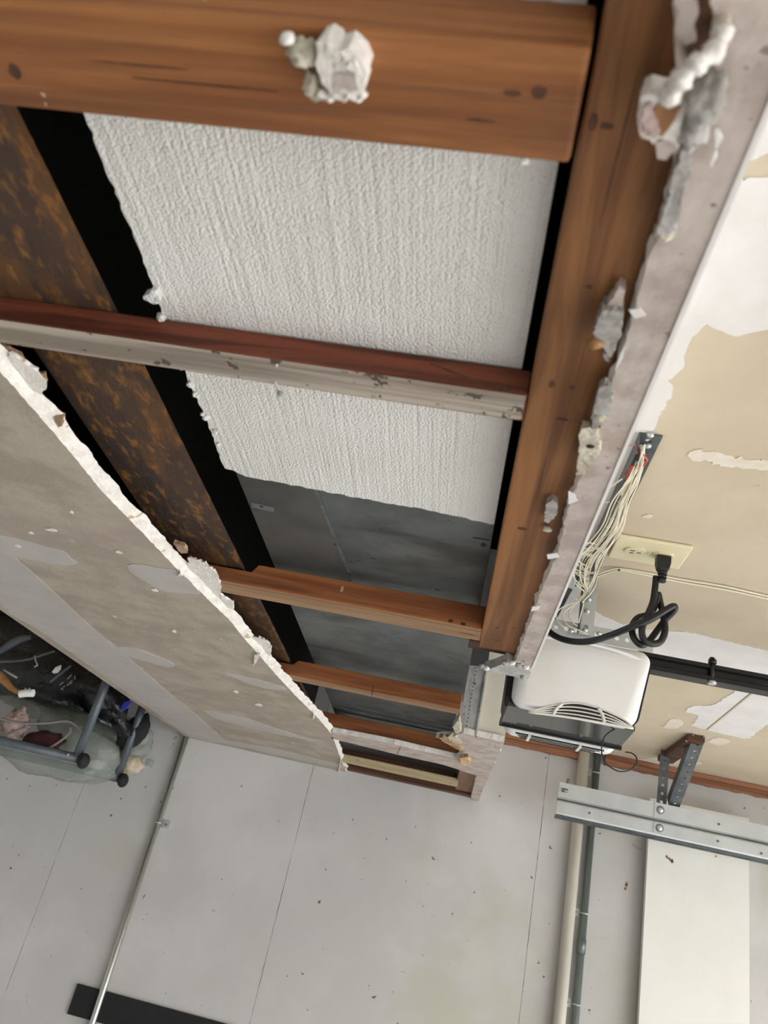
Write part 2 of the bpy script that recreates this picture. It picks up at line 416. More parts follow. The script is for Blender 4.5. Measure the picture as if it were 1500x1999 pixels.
# soffit enclosure under an added near-black deck that keeps it dark
dk = MB().prism([R(sleft(-3)-.1, -3.0, ZT), R(sleft(D)-.1, D, ZT), R(.3, D, ZT), R(.3, -3.0, ZT)], (0, 0, .03)).build('added_void_cover', M['void'])
struct(dk, 'near-black cover added above the open soffit to keep it dark', 'added cover')
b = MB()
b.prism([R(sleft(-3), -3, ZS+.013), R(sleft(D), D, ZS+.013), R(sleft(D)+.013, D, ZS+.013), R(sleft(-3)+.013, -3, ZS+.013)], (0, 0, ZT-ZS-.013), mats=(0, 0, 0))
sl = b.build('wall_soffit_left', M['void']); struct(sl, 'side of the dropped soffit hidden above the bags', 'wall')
b = MB()
b.box(R(XR-.012, -3, ZS+.0135), R(XR, 1.155, ZT)); b.box(R(XR-.012, 1.155, ZC+.013), R(XR, D, ZT))
b.box(R(XR-.006, 1.71, ZS+.0135), R(XR+.006, D, ZC))
sr = b.build('wall_soffit_right', M['compound']); struct(sr, 'white upright side of the dropped soffit by the opener', 'wall')

# --- soffit underside, left sheet with a broken edge
brk = [(0, 725), (55, 787), (120, 862), (200, 960), (280, 1042), (352, 1117), (407, 1171), (449, 1211), (481, 1251), (508, 1281), (540, 1318), (580, 1361), (615, 1395), (647, 1432), (657, 1457), (668, 1489), (679, 1512)]
e3 = [pz(x, y, ZS) for x, y in brk]
e3[-1].y = D-.001; e3[-1].z = CAMZ+ZS
e3 = [R(-.56, -3.0, ZS), R(-.56, .1, ZS), R(-.52, .4, ZS)] + e3
edge = densify(e3, .006, .0009, 21)
lft = [R(sleft(D), D-.001, ZS), R(sleft(-3), -3.0, ZS)]
bot = edge + lft
rg = random.Random(5); top = []
for i, p in enumerate(bot):
    if i < len(edge):
        w = noise.noise(p*22)*.007 + noise.noise(p*75)*.004
        lump = sum(a*math.exp(-((p-q).length/s)**2) for q, a, s in lumps) if False else 0
        k_ = 1-.55*max(0, min(1, (p.y-1.6)/.7)); top.append(p+Vector(((.011+w)*k_, -.002, .013)))
    else: top.append(p+Vector((0, 0, .013)))
sof = MB().prism(bot, top=top, mats=(0, 1, 2)).build('soffit_drywall', [M['soffit'], M['paper'], M['gypsum']])
struct(sof, 'grey tan drywall underside of the soffit with a long broken white edge', 'drywall')
# gypsum crumbs and torn paper clinging to that edge
def crumb(pts, z0, z1, mat, name, parent, seed, jit=.0015):
    w = [pz(x, y, z0) for x, y in pts]; w = densify(w, .004, jit, seed, True)
    r2 = random.Random(seed+3); c = sum(w, Vector())/len(w)
    t = [c+(p-c)*r2.uniform(.8, 1.02)+Vector((0, 0, z1-z0)) for p in w]
    return MB().prism(w, top=t).build(name, mat, parent)
crumb([(20, 690), (70, 725), (92, 750), (82, 770), (60, 762), (25, 740), (5, 705)], .3875, .392, M['gypsum'], 'gypsum_crumb', sof, 31)
crumb([(3, 676), (22, 684), (44, 695), (44, 712), (20, 708), (5, 695)], .392, .396, M['paper'], 'torn_paper', sof, 32)
crumb([(66, 728), (86, 730), (93, 752), (84, 755), (76, 742)], .392, .395, M['paper'], 'torn_paper', sof, 33)
crumb([(106, 815), (118, 818), (122, 832), (112, 836)], .383, .393, M['paper'], 'torn_paper', sof, 34)
crumb([(368, 1088), (400, 1098), (424, 1120), (432, 1142), (428, 1166), (412, 1158), (390, 1135), (366, 1110)], .3875, .392, M['gypsum'], 'gypsum_crumb', sof, 35)
crumb([(366, 1086), (378, 1096), (402, 1108), (424, 1130), (430, 1145), (410, 1128), (380, 1110)], .391, .395, M['paper'], 'torn_paper', sof, 36)
crumb([(428, 1160), (455, 1178), (456, 1190), (440, 1185)], .3875, .392, M['gypsum'], 'gypsum_crumb', sof, 37)
crumb([(492, 1242), (515, 1248), (530, 1262), (528, 1280), (512, 1279), (500, 1262)], .3875, .392, M['gypsum'], 'gypsum_crumb', sof, 38)
crumb([(340, 1060), (360, 1066), (368, 1080), (352, 1080)], .388, .394, M['paper'], 'torn_paper', sof, 39)
# hanging slivers of paper
for pts in ([(508, 1277), (497, 1278), (495, 1300), (503, 1290)], [(612, 1392), (611, 1405), (614, 1402)], [(666, 1478), (660, 1508), (663, 1505)], [(352, 1118), (346, 1126), (356, 1124)]):
    w = [pz(x, y, ZS-.004) for x, y in pts]
    MB().prism(w, (0, .001, .0035)).build('hanging_paper_sliver', M['gypsum'], sof)
# skim coat patches and the taped joint along the left corner
def sk(pts, seed, mat='skim', name='skim_patch'): return patch(pts, sof, ZS, M[mat], name, .006, .0012, seed, .0005)
sk([(0, 1044), (40, 1052), (85, 1065), (123, 1075), (140, 1090), (151, 1100), (120, 1102), (70, 1094), (30, 1088), (65, 1118), (130, 1178), (180, 1225), (227, 1262), (270, 1300), (330, 1352), (380, 1392), (430, 1437),
     (448, 1452), (372, 1437), (300, 1388), (190, 1310), (80, 1232), (0, 1176)], 51)
sk([(247, 1103), (262, 1101), (300, 1106), (350, 1116), (385, 1150), (390, 1159), (360, 1157), (325, 1154), (290, 1138), (260, 1120)], 52)
sk([(228, 1262), (260, 1264), (300, 1278), (340, 1296), (330, 1302), (290, 1292), (250, 1280)], 53)
sk([(398, 1385), (430, 1390), (480, 1402), (540, 1422), (600, 1440), (640, 1446), (600, 1444), (540, 1432), (470, 1416), (420, 1402)], 54)
sk([(440, 1312), (470, 1318), (520, 1330), (560, 1345), (530, 1345), (480, 1332)], 55)
sk([(365, 1434), (440, 1444), (540, 1462), (640, 1486), (668, 1494), (675, 1500), (600, 1487), (480, 1460)], 56)
for i, (x, y, w) in enumerate([(100, 1034, 12), (60, 1040, 6), (35, 1066, 7), (232, 1078, 7), (302, 1152, 7), (505, 1376, 8), (460, 1350, 6), (340, 1232, 5), (140, 1000, 4)]):
    patch([(x-w, y-2), (x, y-3), (x+w, y+2), (x, y+2)], sof, ZS-.0005, M['gypsum'], 'paint_chip', .003, .0006, 90+i, .0006)

# ------------------------------------------------------------------ framing
def cross(name, x0, x1, y0, y1, z0, z1, mats, label, bev=.0015, notch=None):
    b = MB()
    if notch:
        xn, zn = notch
        prof = [(x0, z0), (x1, z0), (x1, z1), (xn+.008, z1), (xn, zn), (x0, zn)]
        pb = [R(x, y0, z) for x, z in prof]
        b.prism(pb, (0, y1-y0, 0), mats=(0, 0, 0))
        # underside takes the weathered material
        for k, f in enumerate(b.f):
            zz = [b.v[i].z for i in f]
            if max(zz)-min(zz) < 1e-6 and abs(zz[0]-CAMZ-z0) < 1e-6: b.mi[k] = 1
    else:
        b.box(R(x0, y0, z0), R(x1, y1, z1), mi=[1, 0, 0, 0, 0, 0])
    o = b.build(name, mats, bevel=bev)
    return tag(o, label, 'joist', 'cross pieces of the soffit frame')
b1 = cross('cross_joist', -.75, .009, .224, .287, .378, .4165, [M['wx'], M['wx']], 'thick amber timber crossing the very top of the picture, nearest of the cross pieces', .003)
b2 = cross('cross_joist', -.75, .0115, .512, .549, ZB, .4165, [M['wred'], M['wgrey']], 'red-brown cross joist with grey weathered underside across the white foam board')
b3 = cross('cross_joist', -.62, .012, 1.071, 1.123, ZB, .427, [M['worange'], M['wx_bot']], 'notched orange cross joist just below the bare duct and bolted steel beam', notch=(-.345, .4135))
b4 = cross('cross_joist', -.62, .000, 1.547, 1.590, ZB, .424, [M['worange'], M['wx_bot']], 'second orange cross joist from the far wall, split in the middle', notch=(-.352, .4135))
b5 = cross('cross_joist', -.40, .03, 1.980, 2.030, ZB+.001, .426, [M['worange'], M['wx_bot']], 'orange cross joist above the leftover white drywall strip')
b6 = cross('cross_joist', -.40, .030, 2.36, 2.40, .379, .3975, [M['wcream'], M['wcream']], 'pale cream batten in the small far opening of the soffit')
b7 = cross('cross_joist', -.45, .085, 2.525, 2.565, .383, .44, [M['wdark'], M['wdark']], 'dark brown batten against the grey wall at the soffit end')
# knots, nail holes and splits
def mark(parent, c, ax1, r1, ax2, r2, mat='knot', name='knot', n=10, seed=0):
    ax1, ax2 = Vector(ax1), Vector(ax2); nn = ax1.cross(ax2).normalized()
    if nn.dot(CAMP-Vector(c)) < 0: nn = -nn
    rr = random.Random(seed)
    pts = [Vector(c)+ax1*math.cos(2*math.pi*k/n)*r1*rr.uniform(.75, 1.1)+ax2*math.sin(2*math.pi*k/n)*r2*rr.uniform(.75, 1.1)-nn*.0004 for k in range(n)]
    return MB().prism(pts, nn*.0007).build(name, M[mat], parent)
EX, EY, EZ = (1, 0, 0), (0, 1, 0), (0, 0, 1)
for x, y, r1, r2 in [(1054, 180, .0045, .004), (1000, 182, .005, .002), (940, 235, .009, .001), (30, 140, .004, .005), (400, 165, .05, .0006), (280, 128, .03, .0004)]:
    mark(b1, pz(x, y, .378), EX, r1, EY, r2, seed=x)
for x, y in [(880, 1212), (905, 1218)]: mark(b3, py(x, y, 1.071), EX, .004, EZ, .003, seed=x)
mark(b3, pz(915, 1238, ZB), EX, .012, EY, .001, seed=3)
mark(b3, py(668, 1150, 1.071), EX, .0025, EZ, .006, mat='wcream', name='splinter', seed=9)
mark(b4, py(728, 1347, 1.547), EX, .0012, EZ, .011, name='split', seed=4)
mark(b2, py(985, 757, .512), EX, .006, EZ, .004, seed=5)
mark(b2, py(900, 733, .512), (.96, 0, -.28), .035, (.28, 0, .96), .0008, name='split', seed=6)
# string hanging from the grey joist
MB().tube(smooth_path([pz(541, 712, ZB-.0005), py(540, 728, .545), py(537, 742, .545), py(541, 756, .546), py(549, 768, .547)]), .0011, 6).build('hanging_string', M['gypsum'], b2)
MB().blob(py(547, 768, .546), (.003, .003, .003), 3, sub=1).build('string_end_crumb', M['grey_crumb'], b2)

# long rim joist on the right
lj = MB().box(R(.012, -1.0, ZB), R(.0855, 1.150, ZB+.038)).build('rim_joist', M['wy'], bevel=.002)
tag(lj, 'long amber rim joist running away beside the foam board and white duct gap', 'joist')
for x, y, r1, r2 in [(1158, 240, .003, .006), (1184, 246, .004, .002), (1078, 750, .0028, .005), (1117, 757, .0025, .004), (1098, 818, .006, .002), (1020, 1032, .005, .004),
                     (970, 1225, .002, .005), (1004, 1226, .002, .0025), (972, 1250, .006, .001), (1207, 300, .0006, .05), (1056, 940, .0006, .05), (1150, 560, .0025, .002)]:
    mark(lj, pz(x, y, ZB), EX, r1, EY, r2, seed=x+y)
# short blocking at the end of the rim joist
bl = MB().box(R(-.004, 1.160, ZB+.012), R(.08, 1.20, ZB+.05)).build('end_block', M['wdark'], bevel=.002); tag(bl, 'dark timber block at the end of the long rim joist', 'block')
bl2 = MB().box(R(.026, 2.12, ZB), R(.078, 2.52, ZB+.07)).build('end_block', wood('rosy_brown_fir', rgb(150, 112, 90), rgb(118, 84, 66), 1), bevel=.002); tag(bl2, 'rosy brown timber block in the far right corner of the soffit opening', 'block')

# rusted steel I beam
b = MB()
X0, X1 = -.474, -.362
b.box(R(X0, -1.2, .417), R(X1, 2.5, .424))
st = b.build('steel_beam', M['steel']); tag(st, 'rusty brown steel beam running along the dark gap in the soffit', 'beam')
MB().box(R(X0, -1.2, .424), R(X0+.008, 2.5, .70)).build('web', material('web_shade_black', rgb(34, 30, 28), rgb(26, 24, 23), rough=.8), st)  # web coloured near-black to stand in for the unlit gap beside the flange

# foam board
fp = [pz(165, 225, .418), pz(215, 350, .418), pz(262, 462, .418), pz(300, 560, .418), pz(318, 620, .418), pz(365, 735, .418), pz(395, 800, .418), pz(415, 850, .418), pz(432, 903, .418), pz(440, 915, .418)]
ff = [pz(455, 918, .418), pz(480, 930, .418), pz(560, 945, .418), pz(700, 972, .418), pz(820, 993, .418), pz(965, 1024, .418)]
poly = [R(.004, -.6, .418), R(-.307, -.6, .418)] + densify(fp, .006, .0012, 71) + densify(ff, .006, .0016, 72) + [R(.003, .78, .418)]
tp = [p+Vector((noise.noise(p*60)*.004, noise.noise(p*60+Vector((5, 5, 5)))*.004, .024)) for p in poly]
fo = MB().prism(poly, top=tp, mats=(0, 0, 1)).build('foam_board', [M['foam'], M['foamedge']]); tag(fo, 'white bead foam insulation board lying over the soffit joists', 'foam board')
rr = random.Random(4)
for i in range(16):
    x0, y0 = rr.choice([(318+k*8, 620+k*19) for k in range(14)])
    p = pz(x0+rr.uniform(-4, 6), y0+rr.uniform(-6, 6), .416)
    MB().blob(p, (rr.uniform(.002, .0045),)*3, i, sub=1).build('foam_bead', M['foamedge'], fo)
crumb([(278, 584), (296, 568), (306, 575), (313, 590), (298, 594)], .410, .418, M['foamedge'], 'torn_foam_flap', fo, 74)

# galvanised duct
b = MB().box(R(-.325, .30, .446), R(.004, 2.14, .60))
dt = b.build('metal_duct', M['duct'], bevel=.001); tag(dt, 'dull grey galvanised metal duct above the joists beyond the foam board', 'duct')
a, c = pz(608, 950, .4455), pz(692, 1118, .4455)
MB().bar(Vector((-.222, a.y, CAMZ+.4450)), Vector((-.200, c.y, CAMZ+.4450)), .004, .002, side=(1, 0, 0)).build('drive_cleat', M['galv_dull'], dt)
q0, q1 = R(-.323, .32, .4448), R(-.205, 1.09, .4448)
MB().prism([R(-.324, .32, .4452), R(-.222, .32, .4452), R(-.222, a.y, .4452), R(-.202, c.y, .4452), R(-.196, 1.20, .4452), R(-.324, 1.20, .4452)], (0, 0, -.0007)).build('lapped_sheet', material('brownish_duct', rgb(104, 104, 100), rgb(82, 80, 76), scale=(6, 6, 6), rough=.5, metal=.5), dt)
for Y in (1.94, 1.985, 2.03):
    MB().box(R(-.324, Y, .4435), R(.003, Y+.012, .4462)).build('flange_rib', M['galv_dull'], dt)
# clip on the duct's left edge
c0 = pz(514, 988, .4445)
cp = MB().bar(c0+Vector((-.016, 0, 0)), c0+Vector((.014, .004, 0)), .014, .002, side=EY).build('clip', M['galv_dull'], dt)
mark(cp, c0+Vector((-.002, 0, -.001)), EX, .003, EY, .003, name='screw_hole')
mark(dt, pz(944, 1064, .4458), EX, .004, EY, .006, name='screw_hole', seed=2)
mark(dt, pz(655, 1063, .4445), EX, .004, EY, .004, name='screw_hole', seed=8)
mark(dt, pz(940, 1052, .4458), EX, .012, EY, .0015, name='snipped_slot', seed=12)

# ------------------------------------------------------------------ right lip of the soffit
inner = [(1318, 40), (1322, 150), (1328, 290), (1296, 440), (1262, 520), (1240, 600), (1228, 640), (1215, 690), (1190, 760), (1172, 830), (1150, 900), (1122, 960), (1105, 1010), (1090, 1080), (1065, 1135), (1040, 1200), (1005, 1297)]
w = [pz(x, y, ZS) for x, y in inner]
outer = [R(XR-.002, 1.165, ZS), R(XR-.002, -1.0, ZS)]
iw = densify(w, .006, .0011, 81)
iw = [R(.078, -1.0, ZS)] + iw
poly = iw + outer
tp = []
for i, p in enumerate(poly):
    tp.append(p+Vector((noise.noise(p*70)*.003-.001 if i < len(iw) else 0, 0, .013)))
lip = MB().prism(poly, top=tp, mats=(0, 0, 1)).build('soffit_lip_drywall', [M['lip'], M['gypsum']])
struct(lip, 'mauve grey strip of drywall left along the right corner of the soffit', 'drywall')
MB().bar(R(XR-.0005, -1.0, ZS+.0005), R(XR-.0005, 1.165, ZS+.0005), .003, .003).build('corner_bead', M['compound'], lip)
ft = [pz(x, y, ZS-.001) for x, y in [(945, 1309), (965, 1303), (990, 1292), (1000, 1298), (1020, 1296), (1035, 1298), (1037, 1314), (1030, 1326), (1000, 1320), (975, 1315)]]
ft = densify(ft, .004, .0012, 83, True)
MB().prism(ft, (0, 0, .015)).build('crumbled_bead_end', [M['galv_crust']], lip)
for i, (x, y) in enumerate([(985, 1294), (1000, 1294), (1012, 1299), (1027, 1303), (1022, 1322), (950, 1304), (940, 1300)]):
    MB().blob(pz(x, y, ZS-.003), (.005, .004, .004), i, .5, sub=2).build('plaster_crumb', M['gypsum' if i % 2 else 'grey_crumb'], lip)
# paint flakes on the lip's inner edge
for i, pts in enumerate([[(1212, 690), (1222, 672), (1216, 700), (1199, 728)], [(1228, 606), (1250, 602), (1262, 616), (1240, 622)], [(1110, 960), (1122, 965), (1128, 978), (1110, 985)], [(1068, 1083), (1086, 1080), (1092, 1088), (1070, 1092)], [(1040, 1185), (1056, 1182), (1052, 1190), (1037, 1194)]]):
    MB().prism([pz(x, y, ZS-.0006) for x, y in pts], (0, 0, .0012)).build('paint_flake', M['compound'], lip)

# far plate : strip under the joist and piece by the wall
fpz = [(886, 1449), (866, 1443), (850, 1440), (880, 1440), (895, 1434), (905, 1432), (985, 1449), (960, 1504), (936, 1560), (930, 1569.5), (916, 1567), (920, 1556), (931, 1514), (895, 1502), (866, 1493), (780, 1474), (648, 1442), (648, 1429), (770, 1453), (890, 1481), (896, 1476), (908, 1466)]
w = [pz(x, y, ZS) for x, y in fpz]
for p in w: p.y = min(p.y, D-.001); p.x = min(p.x, .106)
w[9].y = w[8].y+.02; w[9] = R(.104, D-.001, ZS); w[10] = R(.086, D-.001, ZS)
w = densify(w, .012, .0014, 88, True)
for p in w: p.y = min(p.y, D-.001)
fpl = MB().prism(w, (0, 0, .013), mats=(0, 0, 1)).build('soffit_end_drywall', [M['lip'], M['gypsum']])
struct(fpl, 'leftover pale drywall strip and corner piece of soffit beside the far wall', 'drywall')
crumb([(884, 1420), (896, 1404), (900, 1428), (893, 1437)], .380, .395, M['old_foam'], 'yellow_foam_crumb', fpl, 91)
crumb([(898, 1480), (914, 1478), (918, 1488), (908, 1496), (900, 1492)], .370, .380, material('apricot_foam', rgb(222, 190, 150), rgb(196, 160, 120), scale=(60, 60, 60), rough=.9), 'apricot_foam_crumb', fpl, 92)
crumb([(862, 1446), (880, 1436), (892, 1440), (900, 1452), (880, 1456)], .372, .381, M['old_foam'], 'torn_board_edge', fpl, 93)
crumb([(855, 1440), (866, 1440), (880, 1446), (905, 1468), (890, 1462), (870, 1450)], .368, .378, M['paper'], 'torn_paper', fpl, 94)
MB().bar(py(775, 1474, 2.02), py(783, 1456, 1.97), .0015, .0015).build('crack_line', M['knot'], fpl)
# upright at the notch : drywall face and perforated bead
nf = MB().box(R(.044, 1.70, ZS+.0135), R(.104, 1.712, ZC)).build('notch_panel', material('cream_drywall', rgb(226, 218, 200), rgb(216, 208, 190), scale=(12, 12, 12), rough=.7))
struct(nf, 'narrow cream upright drywall face left of the white opener', 'drywall')
b = MB(); b.box(R(-.006, 1.695, ZS+.002), R(.043, 1.6965, .531)); b.box(R(.0415, 1.690, ZS), R(.045, 1.70, .531))
cb = b.build('metal_corner_bead', M['galv_crust']); tag(cb, 'plaster-crusted galvanised corner bead standing beside the cream upright', 'corner bead')
for k in range(17):
    MB().cyl(R(.020, 1.6938, ZS+.010+k*.0087), R(.020, 1.696, ZS+.010+k*.0087), .0016, 6).build('bead_hole', M['galv_dull'], cb)

# ------------------------------------------------------------------ plaster debris
def debris(name, label, parts, group='broken plaster lumps'):
    o = thing(name, parts[0][1], label, 'debris', group)
    for i, (pn, c, mb, mt) in enumerate(parts): mb.build(pn, M[mt], o)
    return o
def shard(pts, z0, z1, seed, jit=.001, shrink=(.85, 1.0)):
    w = densify([pz(x, y, z0) for x, y in pts], .003, jit, seed, True)
    r2 = random.Random(seed); c = sum(w, Vector())/len(w)
    return MB().prism(w, top=[c+(p-c)*r2.uniform(*shrink)+Vector((0, 0, z1-z0)) for p in w])
c0 = pz(640, 130, .372)
debris('plaster_lump', 'white and cream plaster lump stuck under the thick amber timber at the top', [
    ('gypsum', c0, shard([(622, 78), (640, 84), (690, 108), (702, 128), (716, 142), (716, 180), (708, 190), (690, 186), (670, 178), (645, 186), (628, 160), (618, 110)], .361, .378, 1, .0018), 'gypsum'),
    ('foam_crumb', c0, MB().blob(pz(590, 102, .368), (.0075, .006, .007), 1, .45, 3, 3), 'old_foam'),
    ('foam_crumb', c0, MB().blob(pz(610, 165, .368), (.0042, .007, .006), 2, .4, 3, 3), 'old_foam'),
    ('foam_crumb', c0, MB().blob(pz(624, 182, .366), (.005, .0035, .005), 3, .4, 3, 2), 'old_foam'),
    ('grey_paper', c0, shard([(650, 140), (695, 148), (696, 172), (684, 182), (672, 172), (655, 186)], .3595, .362, 2), 'lip'),
    ('white_tip', c0, MB().blob(pz(561, 75, .364), (.0042, .003, .004), 4, .3, 3, 2), 'gypsum'),
    *[('gypsum_fringe', c0, MB().blob(pz(628+i*9, 182+(i*37 % 11), .363), (.0022, .0018, .003), 40+i, .5, 3, 2), 'gypsum') for i in range(10)],
    *[('gypsum_ridge', c0, shard([(640+i*12, 90+i*8), (652+i*12, 96+i*8), (654+i*12, 112+i*9), (642+i*12, 108+i*9)], .3595, .362, 50+i, .0012), 'gypsum') for i in range(5)],
    ('painted_gap_shade', c0, MB().blob(pz(617, 116, .372), (.0025, .005, .005), 5, .3, 3, 2), 'knot')])  # dark blob paints the shade in the gap beside the lump
c1 = pz(1300, 240, .370)
debris('plaster_lump', 'large brown and white broken plaster lump on the right edge near the top', [
    ('board_piece', c1, shard([(1252, 196), (1268, 186), (1300, 190), (1338, 198), (1330, 240), (1322, 290), (1308, 272), (1290, 270), (1275, 282), (1254, 268), (1246, 240)], .360, .378, 4), 'gypsum'),
    ('brown_face', c1, shard([(1286, 202), (1330, 204), (1318, 236), (1296, 266), (1278, 262), (1272, 230)], .3585, .361, 5), 'honey'),
    ('brown_rim', c1, shard([(1256, 206), (1272, 208), (1280, 228), (1288, 262), (1275, 272), (1256, 256), (1250, 236)], .3575, .361, 6), 'pink'),
    ('grey_flap', c1, shard([(1280, 280), (1308, 272), (1324, 290), (1300, 314), (1288, 308)], .362, .378, 7), 'lip'),
    ('twisted_paper', c1, MB().tube(smooth_path([pz(1306, 190, .354), pz(1320, 168, .350), pz(1345, 140, .349), pz(1370, 118, .353), pz(1398, 96, .36), pz(1412, 60, .37)]), .0045, 7, rad=[.0042+.0012*math.sin(k*.9)+.0008*math.sin(k*2.3) for k in range(31)]), 'gypsum'),
    ('grey_lump', c1, MB().blob(pz(1378, 195, .358), (.0085, .014, .008), 8, .35, 2.5, 3), 'grey_crumb'),
    ('grey_lump', c1, MB().blob(pz(1355, 250, .364), (.0075, .011, .008), 9, .4, 2.5, 3), 'grey_crumb'),
    ('pale_streak', c1, shard([(1362, 232), (1396, 210), (1400, 218), (1372, 245), (1364, 256)], .352, .355, 10), 'gypsum'),
    ('white_shard', c1, shard([(1398, 252), (1408, 250), (1408, 275), (1394, 330), (1387, 325), (1394, 290)], .368, .372, 11), 'compound'),
    ('grey_strip', c1, shard([(1334, 290), (1356, 296), (1350, 330), (1332, 400), (1318, 450), (1290, 462), (1284, 455), (1305, 390), (1320, 330)], .366, .379, 12), 'grey_crumb'),
    ('crumb_end', c1, MB().blob(pz(1296, 455, .372), (.006, .005, .004), 13, .5, 4, 3), 'old_foam'),
    ('pale_flap', c1, shard([(1318, -40), (1350, -40), (1362, 30), (1356, 80), (1338, 86), (1322, 60)], .371, .380, 14), 'lip'),
    ('pale_flap', c1, shard([(1386, -40), (1404, -40), (1402, 22), (1392, 28), (1386, 10)], .366, .374, 15), 'lip'),
    ('foam_crumb', c1, MB().blob(pz(1408, 52, .372), (.004, .006, .004), 16, .4, 3, 2), 'old_foam'),
    ('painted_gap_shade', c1, shard([(1346, -40), (1384, -40), (1392, 40), (1398, 70), (1372, 96), (1350, 118), (1338, 96), (1358, 70)], .3765, .380, 18), 'knot'),  # solid dark piece, its colour stands in for shade in the broken gap
    ('grey_board', c1, shard([(1320, 80), (1400, 40), (1402, 120), (1360, 170), (1320, 190)], .381, .386, 17), 'grey_crumb')])  # last piece is plain grey broken board
c2 = pz(1185, 640, .372)
debris('plaster_lump', 'grey plaster lump with an orange tip on the rim joist beside the mauve lip', [
    ('grey_paper', c2, shard([(1188, 595), (1210, 562), (1219, 566), (1217, 612), (1178, 606)], .381, .391, 21), 'lip'),
    ('gypsum', c2, shard([(1174, 608), (1216, 606), (1212, 660), (1192, 700), (1176, 676), (1160, 656), (1164, 630)], .376, .391, 22), 'grey_crumb'),
    ('orange_tip', c2, MB().blob(pz(1163, 671, .374), (.0055, .004, .004), 23, .3, 3, 2), 'honey'),
    ('tail', c2, shard([(1178, 690), (1192, 692), (1190, 706), (1184, 704)], .383, .391, 24), 'grey_crumb')])
c3 = pz(1150, 860, .374)
debris('plaster_lump', 'yellowed hollow foam plaster lump with a dark hole on the mauve lip', [
    ('lower_lump', c3, shard([(1134, 838), (1150, 836), (1166, 850), (1172, 880), (1160, 902), (1140, 924), (1126, 928), (1130, 890)], .369, .379, 26), 'old_foam'),
    ('upper_lump', c3, shard([(1168, 760), (1190, 752), (1197, 756), (1196, 790), (1186, 812), (1188, 822), (1170, 832), (1154, 842), (1158, 810)], .370, .379, 27), 'grey_crumb'),
    ('pale_bit', c3, MB().blob(pz(1170, 812, .372), (.006, .006, .004), 28, .4, 3, 3), 'old_foam'),
    ('hole', c3, MB().blob(pz(1153, 871, .3692), (.0038, .003, .0012), 29, .2, 3, 2), 'black'),
    ('crumb', c3, MB().blob(pz(1137, 850, .374), (.003, .004, .003), 30, .4, 3, 2), 'compound')])
c4 = pz(1072, 1005, .38)
debris('plaster_lump', 'small grey plaster peg with white tip low on the rim joist beside the lip', [
    ('gypsum', c4, shard([(1066, 985), (1078, 976), (1088, 985), (1088, 1005), (1072, 1022), (1064, 1018)], .383, .391, 33), 'grey_crumb'),
    ('white_tip', c4, MB().blob(pz(1069, 1033, .386), (.005, .004, .003), 34, .4, 3, 2), 'old_foam')])
c5 = pz(1024, 314, .378)
debris('plaster_lump', 'tiny white flake under the amber timber next to the rim joist', [('flake', c5, MB().blob(pz(1023, 314, .379), (.003, .002, .003), 35, .4, 3, 2), 'compound')])

# ------------------------------------------------------------------ trim and wall fittings
def ledger(x0, x1, lbl):
    a = densify([R(x0, D-.022, .566), R(x1, D-.022, .566)], .02, .002, int(x0*100), plane='y')
    poly = a+[R(x1, D-.022, ZC-.001), R(x0, D-.022, ZC-.001)]
    o = MB().prism(poly, (0, .021, 0)).build('trim_1' if x0 < .2 else 'trim_2', M['ledger']); struct(o, lbl, 'trim')
    mark(o, R((x0+x1)/2, D-.0225, .583), EX, (x1-x0)/2, EZ, .0012, name='groove', n=14)
ledger(.10, .405, 'red-brown timber ledger at the wall top, part left of the pipes')
ledger(.475, 2.2, 'red-brown timber ledger at the wall top, part right of the pipes')

def conduit(name, X, r, mat, label, straps, side, z1=.60, yc=None):
    Y = D-r-.004 if yc is None else yc
    o = thing(name, (X, Y, 0.0), label, 'pipe')
    MB().cyl(R(X, Y, -CAMZ+.002), R(X, Y, z1), r, 16).build('pipe', mat, o)
    for z in straps:
        s = thing_part('pipe_strap', o, R(X, Y, z))
        b = MB()
        b.tube([R(X+math.cos(t)*(r+.001), Y+math.sin(t)*(r+.001), z) for t in [math.pi*1.0+math.pi*k/10 for k in range(11)]], .002, 6)
        b.box(R(min(X+side*r, X+side*(r+.024)), D-.004, z-.011), R(max(X+side*r, X+side*(r+.024)), D-.001, z+.011))
        st = b.build('pipe_strap', M['galv'], o)
        MB().cyl(R(X+side*(r+.014), D-.007, z), R(X+side*(r+.014), D-.003, z), .004, 8).build('strap_screw', M['galv_dull'], st)
    for z in (.05, -.62):
        if name == 'metal_conduit':
            MB().cyl(R(X, Y, z-.02), R(X, Y, z+.02), r+.0018, 14).build('coupling', mat, o)
    return o
def thing_part(*a): return None
conduit('wall_pole', -.863, .0095, M['chrome'], 'shiny chrome conduit running down the wall from the soffit corner', [.109], 1, ZC-.001)
conduit('plastic_pipe', .408, .017, M['pvc'], 'cream plastic pipe running down the wall behind the door track', [], 1, ZC-.001)
conduit('metal_conduit', .451, .0105, M['emt'], 'zinc grey metal conduit beside the cream pipe', [.535, .134, -.095], -1, ZC-.001)
# bracket beside the pipes
bk = thing('pipe_clip', R(.417, D-.012, -.12), 'small bright metal clip between the two pipes near the bottom edge', 'clip')
MB().box(R(.411, D-.008, -.105), R(.427, D-.001, -.078)).build('plate', M['galv'], bk, bevel=.001)
MB().cyl(R(.421, D-.012, -.118), R(.421, D-.012, -.108), .006, 10).build('barrel', M['galv'], bk)
MB().cyl(R(.419, D-.0095, -.09), R(.419, D-.0075, -.09), .003, 8).build('screw', M['galv_dull'], bk)

